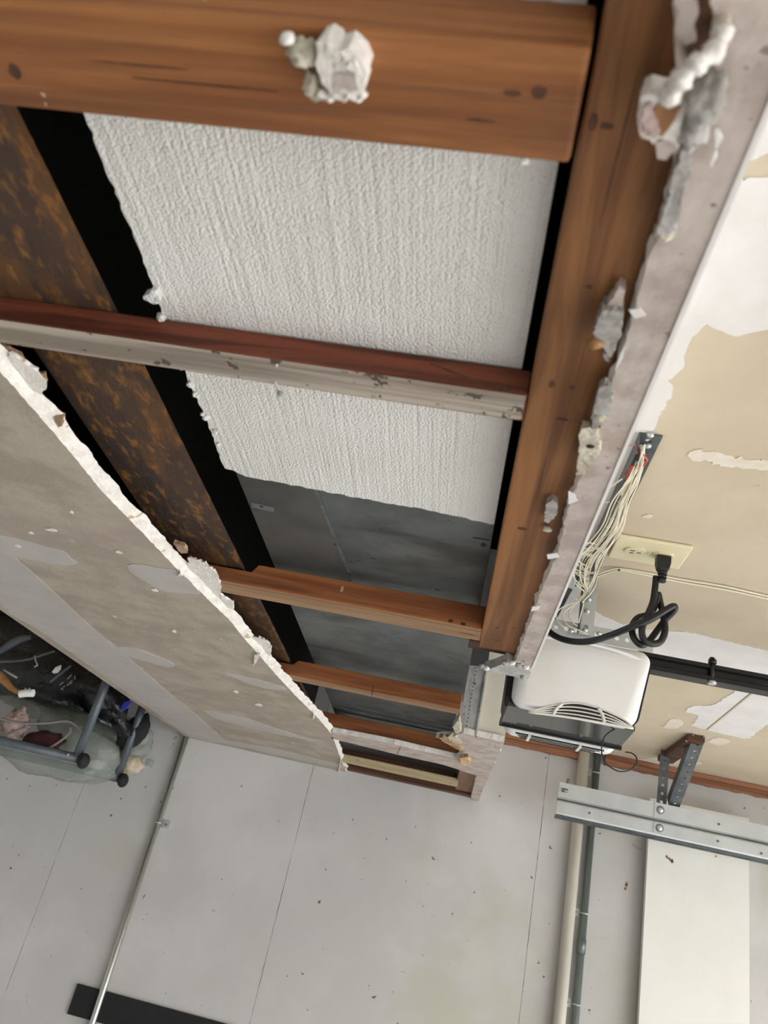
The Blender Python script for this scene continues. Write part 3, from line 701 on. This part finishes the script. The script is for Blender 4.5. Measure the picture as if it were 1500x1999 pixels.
pn = thing('white_board', R(.757, D-.03, -CAMZ), 'tall white laminate board standing against the grey wall at the right', 'board')
MB().box(R(.613, D-.042, -CAMZ+.001), R(.902, D-.022, .490)).build('board', M['white_panel'], pn, bevel=.001)
for z in (-1.2, .3): MB().box(R(.64, D-.022, z-.02), R(.88, D-.001, z+.02)).build('spacer_batten', M['wcream'], pn)
rr = random.Random(9)
for (x, y, s) in [(1307, 1675, .010), (1313, 1681, .007), (1399, 1672, .005)]:
    c = py(x, y, D-.0425)
    MB().prism([c+Vector((rr.uniform(-s, s), 0, rr.uniform(-s, s))) for k in range(5)], (0, -.001, 0)).build('chipped_spot', M['chip'], pn)
for i, (x, y, s) in enumerate([(1224, 1727, .007), (1222, 1735, .006), (1452, 1980, .009), (1456, 1990, .007)]):
    c = py(x, y, D-.0008)
    MB().prism([c+Vector((math.cos(t)*s*rr.uniform(.3, 1), 0, math.sin(t)*s*rr.uniform(.6, 1.2))) for t in [k*1.256 for k in range(5)]], (0, -.001, 0)).build('paint_chip', M['chip'], wb)
for (x, y, s) in [(1248, 1655, .02)]:
    c = py(x, y, D-.001)
    MB().bar(c+Vector((-s, 0, .005)), c+Vector((s*.4, 0, -.004)), .004, .001).build('paint_scuff', M['grey_crumb'], wb)
bs = MB().box(R(-.945, D-.0085, -.425), R(.20, D-.0005, -.350)).build('rubber_strip', M['black'], bevel=.001)
tag(bs, 'black rubber bumper strip fixed low on the grey wall', 'strip')

# ------------------------------------------------------------------ garage door track and its hanger
TY = 2.33
TX0, TX1 = .312, 3.0
tr = thing('door_track', R(TX0, TY, .346), 'galvanised double-lipped garage door track hanging in front of the wall', 'door track')
def extr(prof, x0, x1, name, mat, parent, bev=0):
    return MB().prism([R(x0, TY+dy, z) for dy, z in prof], (x1-x0, 0, 0)).build(name, mat, parent, bevel=bev)
extr([(0, .4425), (0, .402), (.006, .398), (.010, .398), (.010, .400), (.0015, .404), (.0015, .4405), (.03, .4405), (.03, .4425)], TX0, TX1, 'upper_flange', M['galv'], tr)
extr([(.010, .400), (.018, .400), (.018, .3935), (.010, .3935)], TX0, TX1, 'groove_back', M['galv_dark'], tr)
extr([(.010, .3955), (.002, .3925), (0, .389), (0, .3595), (.003, .3555), (.030, .3545), (.030, .3565), (.0045, .3575), (.0015, .361), (.0015, .388), (.004, .391), (.010, .3935)], TX0, TX1, 'lower_flange', M['galv'], tr)
extr([(.003, .3545), (.034, .3545), (.034, .3475), (.031, .3475), (.031, .3515), (.003, .3515)], TX0, TX1, 'bottom_lip', M['galv_dark'], tr)
jx = py(1290, 1570, TY).x
MB().box(R(jx-.016, TY-.0022, .404), R(jx+.016, TY-.0002, .442)).build('joint_plate', M['galv'], tr)
MB().box(R(jx-.016, TY-.0022, .361), R(jx+.016, TY-.0002, .389)).build('joint_plate', M['galv'], tr)
hm = None
for i, z in enumerate((.424, .376)):
    b = MB(); b.blob(R(jx, TY-.003, z), (.0085, .004, .0085), 1, 0, 1, 2)
    o = b.build('bolt', M['galv'], tr)
    MB().tube([R(jx+.0098*math.cos(t), TY-.0024, z+.0098*math.sin(t)) for t in [k*math.pi/8 for k in range(17)]], .0012, 5).build('bolt_washer', M['galv_dull'], o)
for (x, y) in [(1404, 1609), (1402, 1642), (1151, 1587), (1487, 1666)]:
    c = py(x, y, TY)
    MB().cyl(c+Vector((0, -.0025, 0)), c, .0032, 8).build('rivet', M['galv_dark'], tr)
c = py(1103, 1543, TY); MB().tube([c+Vector((-.008, -.0002, 0)), c+Vector((.008, -.0002, -.0))], .0055, 8).build('slot', M['galv_dull'], tr)
MB().cyl(R(TX0+.026, TY+.015, .4425), R(TX0+.026, TY+.015, .458), .005, 8).build('bolt', M['galv_dull'], tr)

def perf(mb, p0, p1, wdir, w, t, pitch, r, mi=0, ncell=None):
    """perforated flat strap from p0 to p1, width w along wdir"""
    p0, p1 = Vector(p0), Vector(p1); d = (p1-p0); L = d.length; d.normalize()
    a = Vector(wdir); a = (a-d*a.dot(d)).normalized(); nn = d.cross(a)*t
    n = ncell or max(1, int(L/pitch)); s = L/n
    for i in range(n):
        c = p0+d*(s*(i+.5))
        sq = [(-.5, -.5), (0, -.5), (.5, -.5), (.5, 0), (.5, .5), (0, .5), (-.5, .5), (-.5, 0)]
        ou = [c+d*(x*s)+a*(y*w) for x, y in sq]
        inn = [c+d*(math.cos(math.atan2(y, x))*r)+a*(math.sin(math.atan2(y, x))*r) for x, y in sq]
        V = ou+inn+[p+nn for p in ou]+[p+nn for p in inn]; F = []
        for k in range(8):
            j = (k+1) % 8
            F += [(k, j, 8+j, 8+k), (16+k, 24+k, 24+j, 16+j), (8+k, 8+j, 24+j, 24+k)]
            if k in (0, 1, 4, 5) or (i == n-1 and k in (2, 3)) or (i == 0 and k in (6, 7)): F.append((k, 16+k, 16+j, j))
        mb.add(V, F, mi)
    return mb
hg = thing('track_hanger', R(.60, 2.30, .443), 'perforated steel angle hanger holding the door track to the ceiling', 'hanger')
s0, s1 = py(1300, 1462, 2.37), py(1291, 1574, 2.352)
perf(MB(), s0, s1, EX, .027, .0025, .024, .0045).build('strap', M['galv_dull'], hg)
b0, b1p = py(1364, 1446, 2.16), py(1316, 1574, 2.345)
mb = MB(); perf(mb, b0, b1p, EX, .030, .0025, .0225, .004); bo = mb.build('brace_angle', M['galv_dark'], hg)
dd = (b1p-b0).normalized()
MB().bar(b0+Vector((-.016, 0, .012)), b1p+Vector((-.016, 0, .012)), .0025, .028, side=EX).build('brace_flange', M['galv_dark'], bo)
bb = thing('ceiling_block', R(.63, 2.3, ZC-.02), 'dark stained timber block on the ceiling carrying the track hanger', 'block')
MB().box(R(.606, 2.135, ZC-.018), R(.650, 2.44, ZC-.0005)).build('block', M['wdark'], bb, bevel=.002)
for i, (x, y) in enumerate([(1353, 1434), (1373, 1438), (1340, 1446)]):
    c = py(x, y, 2.134) if i < 2 else px(x, y, .605)
    MB().blob(c, (.004, .004, .004), i, .2, sub=1).build('bolt_head', M['galv_dull'], bb)

# ------------------------------------------------------------------ garage door opener
OY = 1.30
op = thing('door_opener', R(.19, 1.36, .345), 'white plastic garage door opener with smoked underside and louvres hanging by the soffit', 'door opener')
def rrect(x0, x1, z0, z1, r, Y, n=6, skew=0.0):
    pts = []
    for cx, cz, a0 in ((x1-r, z0+r, -90), (x1-r, z1-r, 0), (x0+r, z1-r, 90), (x0+r, z0+r, 180)):
        for k in range(n+1):
            t = math.radians(a0+90*k/n); x = cx+r*math.cos(t); z = cz+r*math.sin(t)
            pts.append(R(x+skew*(z-z0)/(z1-z0)*(1 if x > (x0+x1)/2 else 0), Y, z))
    return pts
ax0, ax1, az0, az1 = .081, .284, .351, .492
secs = []
for iv, it, Y in ((.022, .050, OY-.013), (.010, .030, OY-.0115), (.003, .014, OY-.007), (.0, .006, OY), (0, 0, OY+.010)):
    secs.append(rrect(ax0+iv, ax1-iv, az0+.002+iv*.25, az1-it, .02, Y, skew=.022))
sh = MB().loft(secs).build('front_shell', M['shell'], op)
# crown highlight ridge near the top of the shell
rid = [py(1062, 1243, OY-.009), py(1110, 1249, OY-.0105), py(1160, 1258, OY-.011), py(1210, 1272, OY-.0105), py(1250, 1288, OY-.006), py(1266, 1298, OY-.001)]
MB().tube(smooth_path(rid), .0035, 8).build('crown_ridge', M['shell'], sh)
# louvres : dark recess under white ribs, on the lower front
arch = [(1032, 1389), (1062, 1381), (1100, 1374), (1130, 1373), (1165, 1381), (1195, 1393), (1222, 1407), (1236, 1421), (1180, 1411), (1110, 1399)]
YL = OY-.0132
w = densify(smooth_path([py(x, y, YL) for x, y in arch[:8]], 3), .004)+[py(1180, 1411, YL), py(1110, 1399, YL)]
lv = MB().prism(w, (0, .006, 0)).build('louvre_recess', M['slot'], op)
def rib(pts, r, nm='louvre_rib'): return MB().tube(smooth_path([py(x, y, YL-.0005) for x, y in pts], 4), r, 6).build(nm, M['shell_rib'], lv)
rib(arch[:8], .0014, 'louvre_frame')
rib([(1032, 1390), (1110, 1400), (1180, 1412), (1237, 1422)], .0020, 'louvre_frame')
for k in range(1, 4):
    t = k/4.0
    lo_ = [(1032, 1390), (1070, 1394.5), (1110, 1400), (1150, 1407), (1190, 1413.5), (1237, 1422)]
    hi_ = [(1032, 1389), (1070, 1379), (1110, 1373), (1150, 1377), (1195, 1393), (1236, 1421)]
    rib([(a[0]+(c[0]-a[0])*t, a[1]+(c[1]-a[1])*t) for a, c in zip(lo_, hi_)], .00125)
rib([(1098, 1374), (1086, 1384), (1080, 1396)], .003, 'louvre_post')
rib([(1168, 1383), (1176, 1395), (1180, 1411)], .003, 'louvre_post')
# body between the shells
MB().loft([rrect(.073, .290, .358, .485, .018, OY+.009, skew=.020), rrect(.073, .290, .358, .485, .018, OY+.128, skew=.020)]).build('body', M['cord'], op)
MB().prism([R(.078, OY+.009, .3535), R(.287, OY+.009, .3535), R(.287, OY+.116, .3485), R(.078, OY+.116, .3485)], (0, 0, .008)).build('smoked_base', M['lens'], op)
b = MB(); b.bar(R(.074, OY+.119, .3475), R(.290, OY+.119, .3475), .006, .006); b.bar(R(.075, OY+.01, .355), R(.075, OY+.119, .3485), .004, .006, side=EX)
b.build('base_rim', M['cord'], op)
secs = [rrect(.083+i_, .285-i_, .3395+i_*.5, .45, .02, Y) for i_, Y in ((.004, OY+.124), (0, OY+.13), (0, OY+.155), (.010, OY+.172), (.03, OY+.182))]
bsH = MB().loft(secs).build('rear_shell', M['shell'], op)
for k in range(4):
    z = .3385; Y = OY+.127+k*.0095
    MB().bar(R(.105+k*.004, Y, z+.001), R(.262-k*.006, Y, z+.001), .0026, .0018, side=EZ).build('rear_louvre', M['slot'], bsH)
for X in (.13, .22): MB().bar(R(X, OY+.124, .3385), R(X, OY+.162, .3385), .004, .005).build('rear_louvre_post', M['shell_rib'], bsH)
# perforated bracket over the body and upright hanger
brk_ = MB(); perf(brk_, R(.095, 1.275, .494), R(.30, 1.275, .494), EZ, .028, .002, .0165, .0042)
bkt = brk_.build('mounting_strap', M['galv'], op)
rl = thing_part
YR = 1.375
rlo = MB().prism([R(.296, YR+dy, z) for dy, z in ((-.012, .513), (-.012, .506), (-.006, .504), (-.006, .494), (-.014, .490), (-.014, .482), (.014, .482), (.014, .513))], (1.9, 0, 0)).build('rail', M['rail'], op)
c = py(1387, 1300, YR)
MB().cyl(R(c.x, YR-.01, .478), R(c.x, YR-.01, .526), .0045, 8).build('rail_bolt', M['cord'], rlo)
MB().cyl(R(c.x, YR-.012, .4765), R(c.x, YR-.012, .482), .0075, 6).build('rail_nut', M['galv'], rlo)
MB().cyl(R(c.x, YR-.012, .514), R(c.x, YR-.012, .522), .007, 6).build('rail_nut', M['cord'], rlo)
an = [(1206, 1421), (1192, 1428), (1180, 1440), (1175, 1460), (1178, 1480), (1190, 1496), (1210, 1506), (1230, 1503), (1243, 1490), (1242, 1477), (1233, 1470), (1221, 1468)]
MB().tube(smooth_path([py(x, y, OY+.02+i*.004) for i, (x, y) in enumerate(an)], 5), .0011, 6).build('antenna_wire', M['rail'], op)

hp = thing('opener_hanger', R(.18, 1.05, ZC), 'perforated galvanised angle bolted to the ceiling above the opener with an upright leg', 'hanger')
mb = MB(); perf(mb, R(.178, .826, ZC-.003), R(.178, 1.285, ZC-.003), EX, .028, -.002, .0255, .0045)
mb.bar(R(.164, .826, ZC-.011), R(.164, 1.285, ZC-.011), .0018, .018, side=EX)
mb.build('ceiling_angle', M['galv_dark'], hp)
mb = MB(); perf(mb, R(.186, 1.268, ZC-.004), R(.186, 1.268, .487), EX, .026, .002, .022, .0045)
mb.build('upright_leg', M['galv'], hp)
mb = MB(); perf(mb, R(.1725, 1.258, ZC-.004), R(.1725, 1.258, .487), EY, .02, .002, .022, .003); mb.build('upright_flange', M['galv_dark'], hp)
mb = MB(); perf(mb, R(.150, 1.33, ZC-.004), R(.115, 1.285, .492), EX, .03, .002, .024, .0045); mb.build('side_leg', M['galv_dark'], hp)
for i, (x, y) in enumerate([(1270, 849), (1265, 870), (1147, 1193), (1150, 1170), (1143, 1230), (1116, 1231), (1170, 1237)]):
    c = pz(x, y, ZC-.004) if i < 2 else py(x, y, 1.264)
    MB().blob(c, (.005, .004, .004), i, .1, sub=2).build('bolt_head', M['galv'], hp)

# ------------------------------------------------------------------ wire bundle
wbn = thing('wire_bundle', pz(1190, 1000, .57), 'tangled bundle of thin ivory wires along the ceiling angle above the opener', 'wires')
rw = random.Random(12)
spine = [(1258, 872, .592), (1252, 905, .588), (1232, 945, .58), (1212, 985, .572), (1195, 1030, .565), (1170, 1065, .56), (1145, 1095, .556), (1138, 1130, .552), (1145, 1150, .548)]
for k in range(18):
    ox, oy = rw.uniform(-1, 1), rw.uniform(-1, 1); pts = []
    for i, (x, y, z) in enumerate(spine):
        wd = (4, 6, 10, 14, 18, 22, 26, 20, 5)[i]
        pts.append(pz(x+ox*wd+rw.uniform(-4, 4)*(0 if i in (0, 8) else 1), y+oy*6, z+rw.uniform(-.012, .006)))
    n0 = rw.choice([0, 1, 1, 2]); MB().tube(smooth_path(pts[n0:], 4), .00105, 5).build('wire_strand', M['wire'], wbn)
for k in range(7):     # loops
    cx, cy = 1150+rw.uniform(-12, 16), 1078+rw.uniform(-22, 20); pts = []
    for j in range(9):
        t = j/8*math.pi*1.5+.4; pts.append(pz(cx+math.cos(t)*rw.uniform(17, 27), cy-math.sin(t)*rw.uniform(10, 18)+j*3, .557-j*.0008))
    MB().tube(smooth_path(pts, 4), .00105, 5).build('wire_loop', M['wire'], wbn)
for pts in ([(1147, 1150), (1160, 1135), (1165, 1110), (1163, 1085)], [(1147, 1150), (1135, 1172), (1110, 1180), (1090, 1192), (1087, 1208), (1098, 1222), (1106, 1224)], [(1147, 1152), (1128, 1176), (1107, 1190), (1100, 1203), (1108, 1220), (1130, 1230), (1148, 1238)],
            [(1150, 1148), (1120, 1184), (1112, 1198), (1118, 1214), (1128, 1222)], [(1140, 1150), (1139, 1180), (1134, 1200), (1130, 1216)], [(1168, 1110), (1164, 1140), (1152, 1160), (1136, 1176)]):
    MB().tube(smooth_path([py(x, y, 1.248-.0008*i) for i, (x, y) in enumerate(pts)], 5), .00115, 5).build('wire_tail', M['wire'], wbn)
MB().tube(smooth_path([pz(1252, 870, .590), pz(1256, 885, .588), pz(1250, 905, .586), pz(1238, 925, .584), pz(1222, 945, .58), pz(1214, 965, .578)]), .0026, 7).build('thick_cable', M['wire'], wbn)
for pts in ([(1242, 872), (1243, 885)], [(1256, 886), (1264, 898), (1258, 908), (1250, 910)], [(1226, 925), (1234, 912), (1240, 908)], [(1222, 930), (1230, 918), (1246, 912)], [(1218, 922), (1228, 935)], [(1232, 908), (1226, 922), (1222, 935)]):
    MB().tube([pz(x, y, .583) for x, y in pts], .0014, 5).build('red_wire_end', M['redwire'], wbn)
MB().tube(smooth_path([pz(1211, 875, .594), pz(1232, 869, .59), pz(1252, 870, .588)]), .0010, 5).build('brown_wire', M['pink'], wbn)
for a_, c_ in (((1170, 967), (1215, 935)), ((1162, 984), (1190, 980))): MB().tube([pz(*a_, .585), pz(*c_, .578)], .0010, 5).build('stray_wire', M['wire'], wbn)

cw = thing('ceiling_wire', pz(1350, 1140, ZC-.003), 'pair of thin cream wires stapled across the ceiling beside the outlet', 'wires')
for dy, st_ in ((0, 1163), (5, 1158)):
    MB().tube(smooth_path([pz(st_, 1122+dy*1.2, ZC-.012), pz(1185, 1114+dy, ZC-.006), pz(1208, 1110+dy*.5, ZC-.003), pz(1260, 1118+dy*.8, ZC-.003), pz(1330, 1131+dy, ZC-.003), pz(1410, 1144+dy*1.2, ZC-.003), pz(1460, 1155+dy, ZC-.003), pz(1560, 1178+dy, ZC-.003)]), .0016, 6).build('wire', M['wire'], cw)
MB().blob(pz(1209, 1112, ZC-.004), (.003, .003, .003), 1, sub=1).build('staple', M['rail'], cw)

# ------------------------------------------------------------------ outlet, plug and cord
ou = thing('wall_outlet', R(.255, 1.137, ZC-.006), 'ivory duplex outlet plate on the tan ceiling with one socket in use', 'outlet')
xa, xb, ya, yb = .197, .311, 1.098, 1.178
pl_ = MB().box(R(xa, ya, ZC-.006), R(xb, yb, ZC-.0005)).build('cover_plate', M['ivory'], ou, bevel=.0025)
for X in (.232, .276):
    rc = MB().prism([R(X+.0165*math.cos(t), 1.138+.0145*max(-.86, min(.86, math.sin(t))), ZC-.0061) for t in [k*math.pi/10 for k in range(20)]], (0, 0, -.0025)).build('receptacle', M['ivory'], ou)
    for dx, dy_ in ((-.005, .004), (-.005, -.004), (.006, 0)): MB().box(R(X+dx-.0035, 1.138+dy_-.001, ZC-.0089), R(X+dx+.0035, 1.138+dy_+.001, ZC-.0085)).build('socket_slot', M['slot'], rc)
for X, Y in ((.254, 1.138),): MB().cyl(R(X, Y, ZC-.0075), R(X, Y, ZC-.006), .0035, 10).build('plate_screw', M['ivory'], ou)
cdw = thing('power_cord', R(.276, 1.14, ZC-.05), 'black power cord with knotted slack plugged into the ceiling outlet', 'cord')
pc = R(.276, 1.138, ZC-.009)
MB().loft([[pc+Vector((sx*hw, sy*hw*.8, -dz)) for sx, sy in ((-1, -1), (1, -1), (1, 1), (-1, 1))] for hw, dz in ((.011, 0), (.011, .012), (.009, .022), (.0065, .027))], smooth=False).build('plug', M['cord'], cdw, bevel=.002)
for k in range(3): MB().cyl(pc+Vector((0, 0, -.027-k*.006)), pc+Vector((0, 0, -.031-k*.006)), .0072-.0006*k, 12).build('strain_relief', M['cord'], cdw)
def zz(u, v): return (1050+u/4.254, 820+v/4.254)
path = [(985, 1300, 0), (975, 1400, 0), (955, 1520, -.004), (905, 1640, -.010), (868, 1730, -.012), (880, 1820, -.010), (945, 1858, -.006), (1020, 1840, -.002), (1058, 1750, 0), (1045, 1630, .004), (1015, 1500, .010), (1000, 1445, .006), (985, 1520, .008),
        (930, 1610, .012), (830, 1645, .010), (785, 1720, .006), (800, 1810, .002), (860, 1868, -.002), (920, 1840, .004), (985, 1760, .010), (1060, 1660, .006), (1135, 1580, -.004), (1130, 1545, -.008), (1060, 1580, -.012), (930, 1660, -.016), (780, 1718, -.010),
        (600, 1790, .01), (430, 1838, .02), (270, 1835, .04), (140, 1790, .06), (55, 1710, .08), (-20, 1600, .10)]
MB().tube(smooth_path([py(*zz(u, v), 1.145+dy) for u, v, dy in path], 6), .0052, 10).build('cable', M['cord'], cdw)

# ------------------------------------------------------------------ storage rack and bags at the left
rk = thing('storage_rack', R(-1.3, 2.3, .19), 'grey tubular overhead rack with black end caps holding the bags', 'rack')
for Y in (2.14, 2.455):
    MB().cyl(R(-1.0, Y, .20), R(-1.0, Y, ZC-.001), .0125, 14).build('post', M['rubber_grey'], rk)
    ar = MB().cyl(R(-1.75, Y, .20), R(-.985, Y, .20), .0125, 14).build('arm', M['rubber_grey'], rk)
    MB().blob(R(-.978, Y-.002, .197), (.016, .021, .021), 1, 0, 1, 3).build('end_cap', M['black'], ar)
    MB().cyl(R(-1.75, Y, .20), R(-1.75, Y, ZC-.001), .0125, 10).build('post', M['rubber_grey'], rk)
    MB().blob(R(-1.022, Y-.0125, .203), (.004, .003, .004), 1, 0, 1, 1).build('rivet', M['galv'], ar)
MB().cyl(R(-1.5, 2.14, .20), R(-1.5, 2.455, .20), .010, 10).build('cross_tube', M['rubber_grey'], rk)

cb_ = thing('clear_bag', R(-1.2, 2.22, .12), 'cloudy clear plastic bag of soft goods sagging on the rack arms', 'bag')
c = py(95, 1448, 2.29)
MB().blob(c, (.235, .09, .094), 4, .18, 1.7, 4, rot=Matrix.Rotation(.16, 3, 'Y'), crumple=.10).build('film', M['clear'], cb_)
MB().blob(py(150, 1430, 2.31), (.135, .06, .065), 7, .25, 2.2, 3, rot=Matrix.Rotation(.2, 3, 'Y')).build('folded_cloth', M['olive'], cb_)
MB().blob(py(85, 1447, 2.175), (.062, .02, .027), 5, .3, 2.5, 3, rot=Matrix.Rotation(-.2, 3, 'Y')).build('maroon_bundle', M['maroon'], cb_)
MB().blob(py(30, 1415, 2.175), (.037, .018, .044), 6, .5, 3.5, 3, crumple=.3).build('crumpled_paper', M['pink'], cb_)
for pts in ([(0, 1403), (40, 1412), (90, 1412), (130, 1408), (150, 1418), (168, 1432)], [(0, 1440), (30, 1428), (60, 1418)], [(60, 1460), (90, 1462), (120, 1445), (136, 1430), (138, 1420)]):
    MB().tube(smooth_path([py(x, y, 2.155) for x, y in pts]), .0032, 6).build('bag_seam', M['film'], cb_)
kb = thing('black_bag', R(-1.35, 2.36, .23), 'lumpy black plastic bag above the clear bag under the soffit edge', 'bag')
MB().blob(py(70, 1302, 2.39), (.36, .14, .125), 11, .22, 1.8, 4, rot=Matrix.Rotation(.35, 3, 'Y'), crumple=.14).build('film', M['blackbag'], kb)
MB().blob(py(196, 1358, 2.33), (.105, .08, .055), 12, .22, 2, 4, rot=Matrix.Rotation(.35, 3, 'Y'), crumple=.15).build('film_fold', M['blackbag'], kb)
MB().tube(smooth_path([py(x, y, 2.195) for x, y in [(-5, 1292), (35, 1290), (60, 1286), (85, 1278), (107, 1271)]]), .004, 6).build('twisted_tie', M['rubber_grey'], kb)
MB().tube(smooth_path([py(x, y, 2.19) for x, y in [(68, 1280), (70, 1290), (73, 1298), (67, 1302)]]), .0022, 6).build('bright_hook', M['chrome'], kb)
MB().prism([py(x, y, 2.19) for x, y in [(101, 1312), (108, 1303), (119, 1298), (118, 1306), (112, 1313), (104, 1314)]], (0, .004, 0)).build('white_tag', M['whiteplastic'], kb)
MB().bar(py(98, 1332, 2.19), py(138, 1300, 2.19), .007, .003).build('strap', M['rubber_grey'], kb)
greyprint = material('faded_grey_print', rgb(150, 148, 144), rough=.8)
for seg in ([(119, 1346), (121, 1343), (123, 1346)], [(124, 1342), (126, 1339)], [(130, 1339), (132, 1336), (134, 1337)], [(134, 1335), (137, 1332), (139, 1334)], [(138, 1331), (141, 1329)], [(145, 1326), (147, 1323), (146, 1319)], [(116, 1337), (124, 1332)], [(131, 1326), (140, 1317)]):
    MB().tube([py(x, y, 2.188) for x, y in seg], .0014, 5).build('faded_print', greyprint, kb)
MB().prism([py(x, y, 2.18) for x, y in [(235, 1384), (242, 1372), (252, 1367), (256, 1372), (246, 1382), (236, 1388)]], (0, .006, 0)).build('blue_corner', M['blue'], kb)
MB().tube(smooth_path([py(x, y, 2.17) for x, y in [(-5, 1275), (15, 1262), (40, 1248), (60, 1244)]]), .012, 8, rad=[.006+.006*math.sin(k*.17) for k in range(19)]).build('grey_film_twist', M['rubber_grey'], kb)
rb_ = thing('small_clear_bag', R(-1.0, 2.50, .15), 'small clear bag with dark and cream cloth behind the second rack post', 'bag')
MB().blob(py(250, 1452, 2.505), (.075, .045, .088), 14, .15, 2, 4, rot=Matrix.Rotation(.5, 3, 'Y'), crumple=.1).build('film', M['clear'], rb_)
MB().blob(py(258, 1432, 2.47), (.042, .025, .068), 15, .2, 2, 3, rot=Matrix.Rotation(.5, 3, 'Y')).build('dark_cloth', M['darkcloth'], rb_)
MB().blob(py(250, 1490, 2.49), (.052, .03, .030), 16, .2, 3, 3).build('cream_cloth', M['cream_cloth'], rb_)
MB().blob(py(292, 1489, 2.49), (.016, .012, .012), 17, .3, 3, 2).build('knotted_corner', M['clear'], rb_)
hd = thing('tool_handle', py(15, 1340, 2.10), 'honey wood tool handle with a white end cap above the clear bag', 'handle')
MB().tube(smooth_path([py(x, y, 2.10) for x, y in [(-30, 1308), (-5, 1318), (10, 1330), (22, 1343), (36, 1352)]]), .012, 10, rad=[.016-.0004*k for k in range(25)]).build('handle', M['honey'], hd)
MB().tube([py(38, 1355, 2.10), py(52, 1353, 2.10), py(66, 1353, 2.10)], .011, 10).build('end_cap', M['whiteplastic'], hd, bevel=.002)
for x in (49, 57): MB().cyl(py(x, 1349, 2.10), py(x+1, 1343, 2.10), .002, 6).build('cap_pin', M['whiteplastic'], hd)
MB().tube([py(8, 1308, 2.15), py(33, 1323, 2.15)], .003, 6).build('metal_rod', M['galv'], hd)
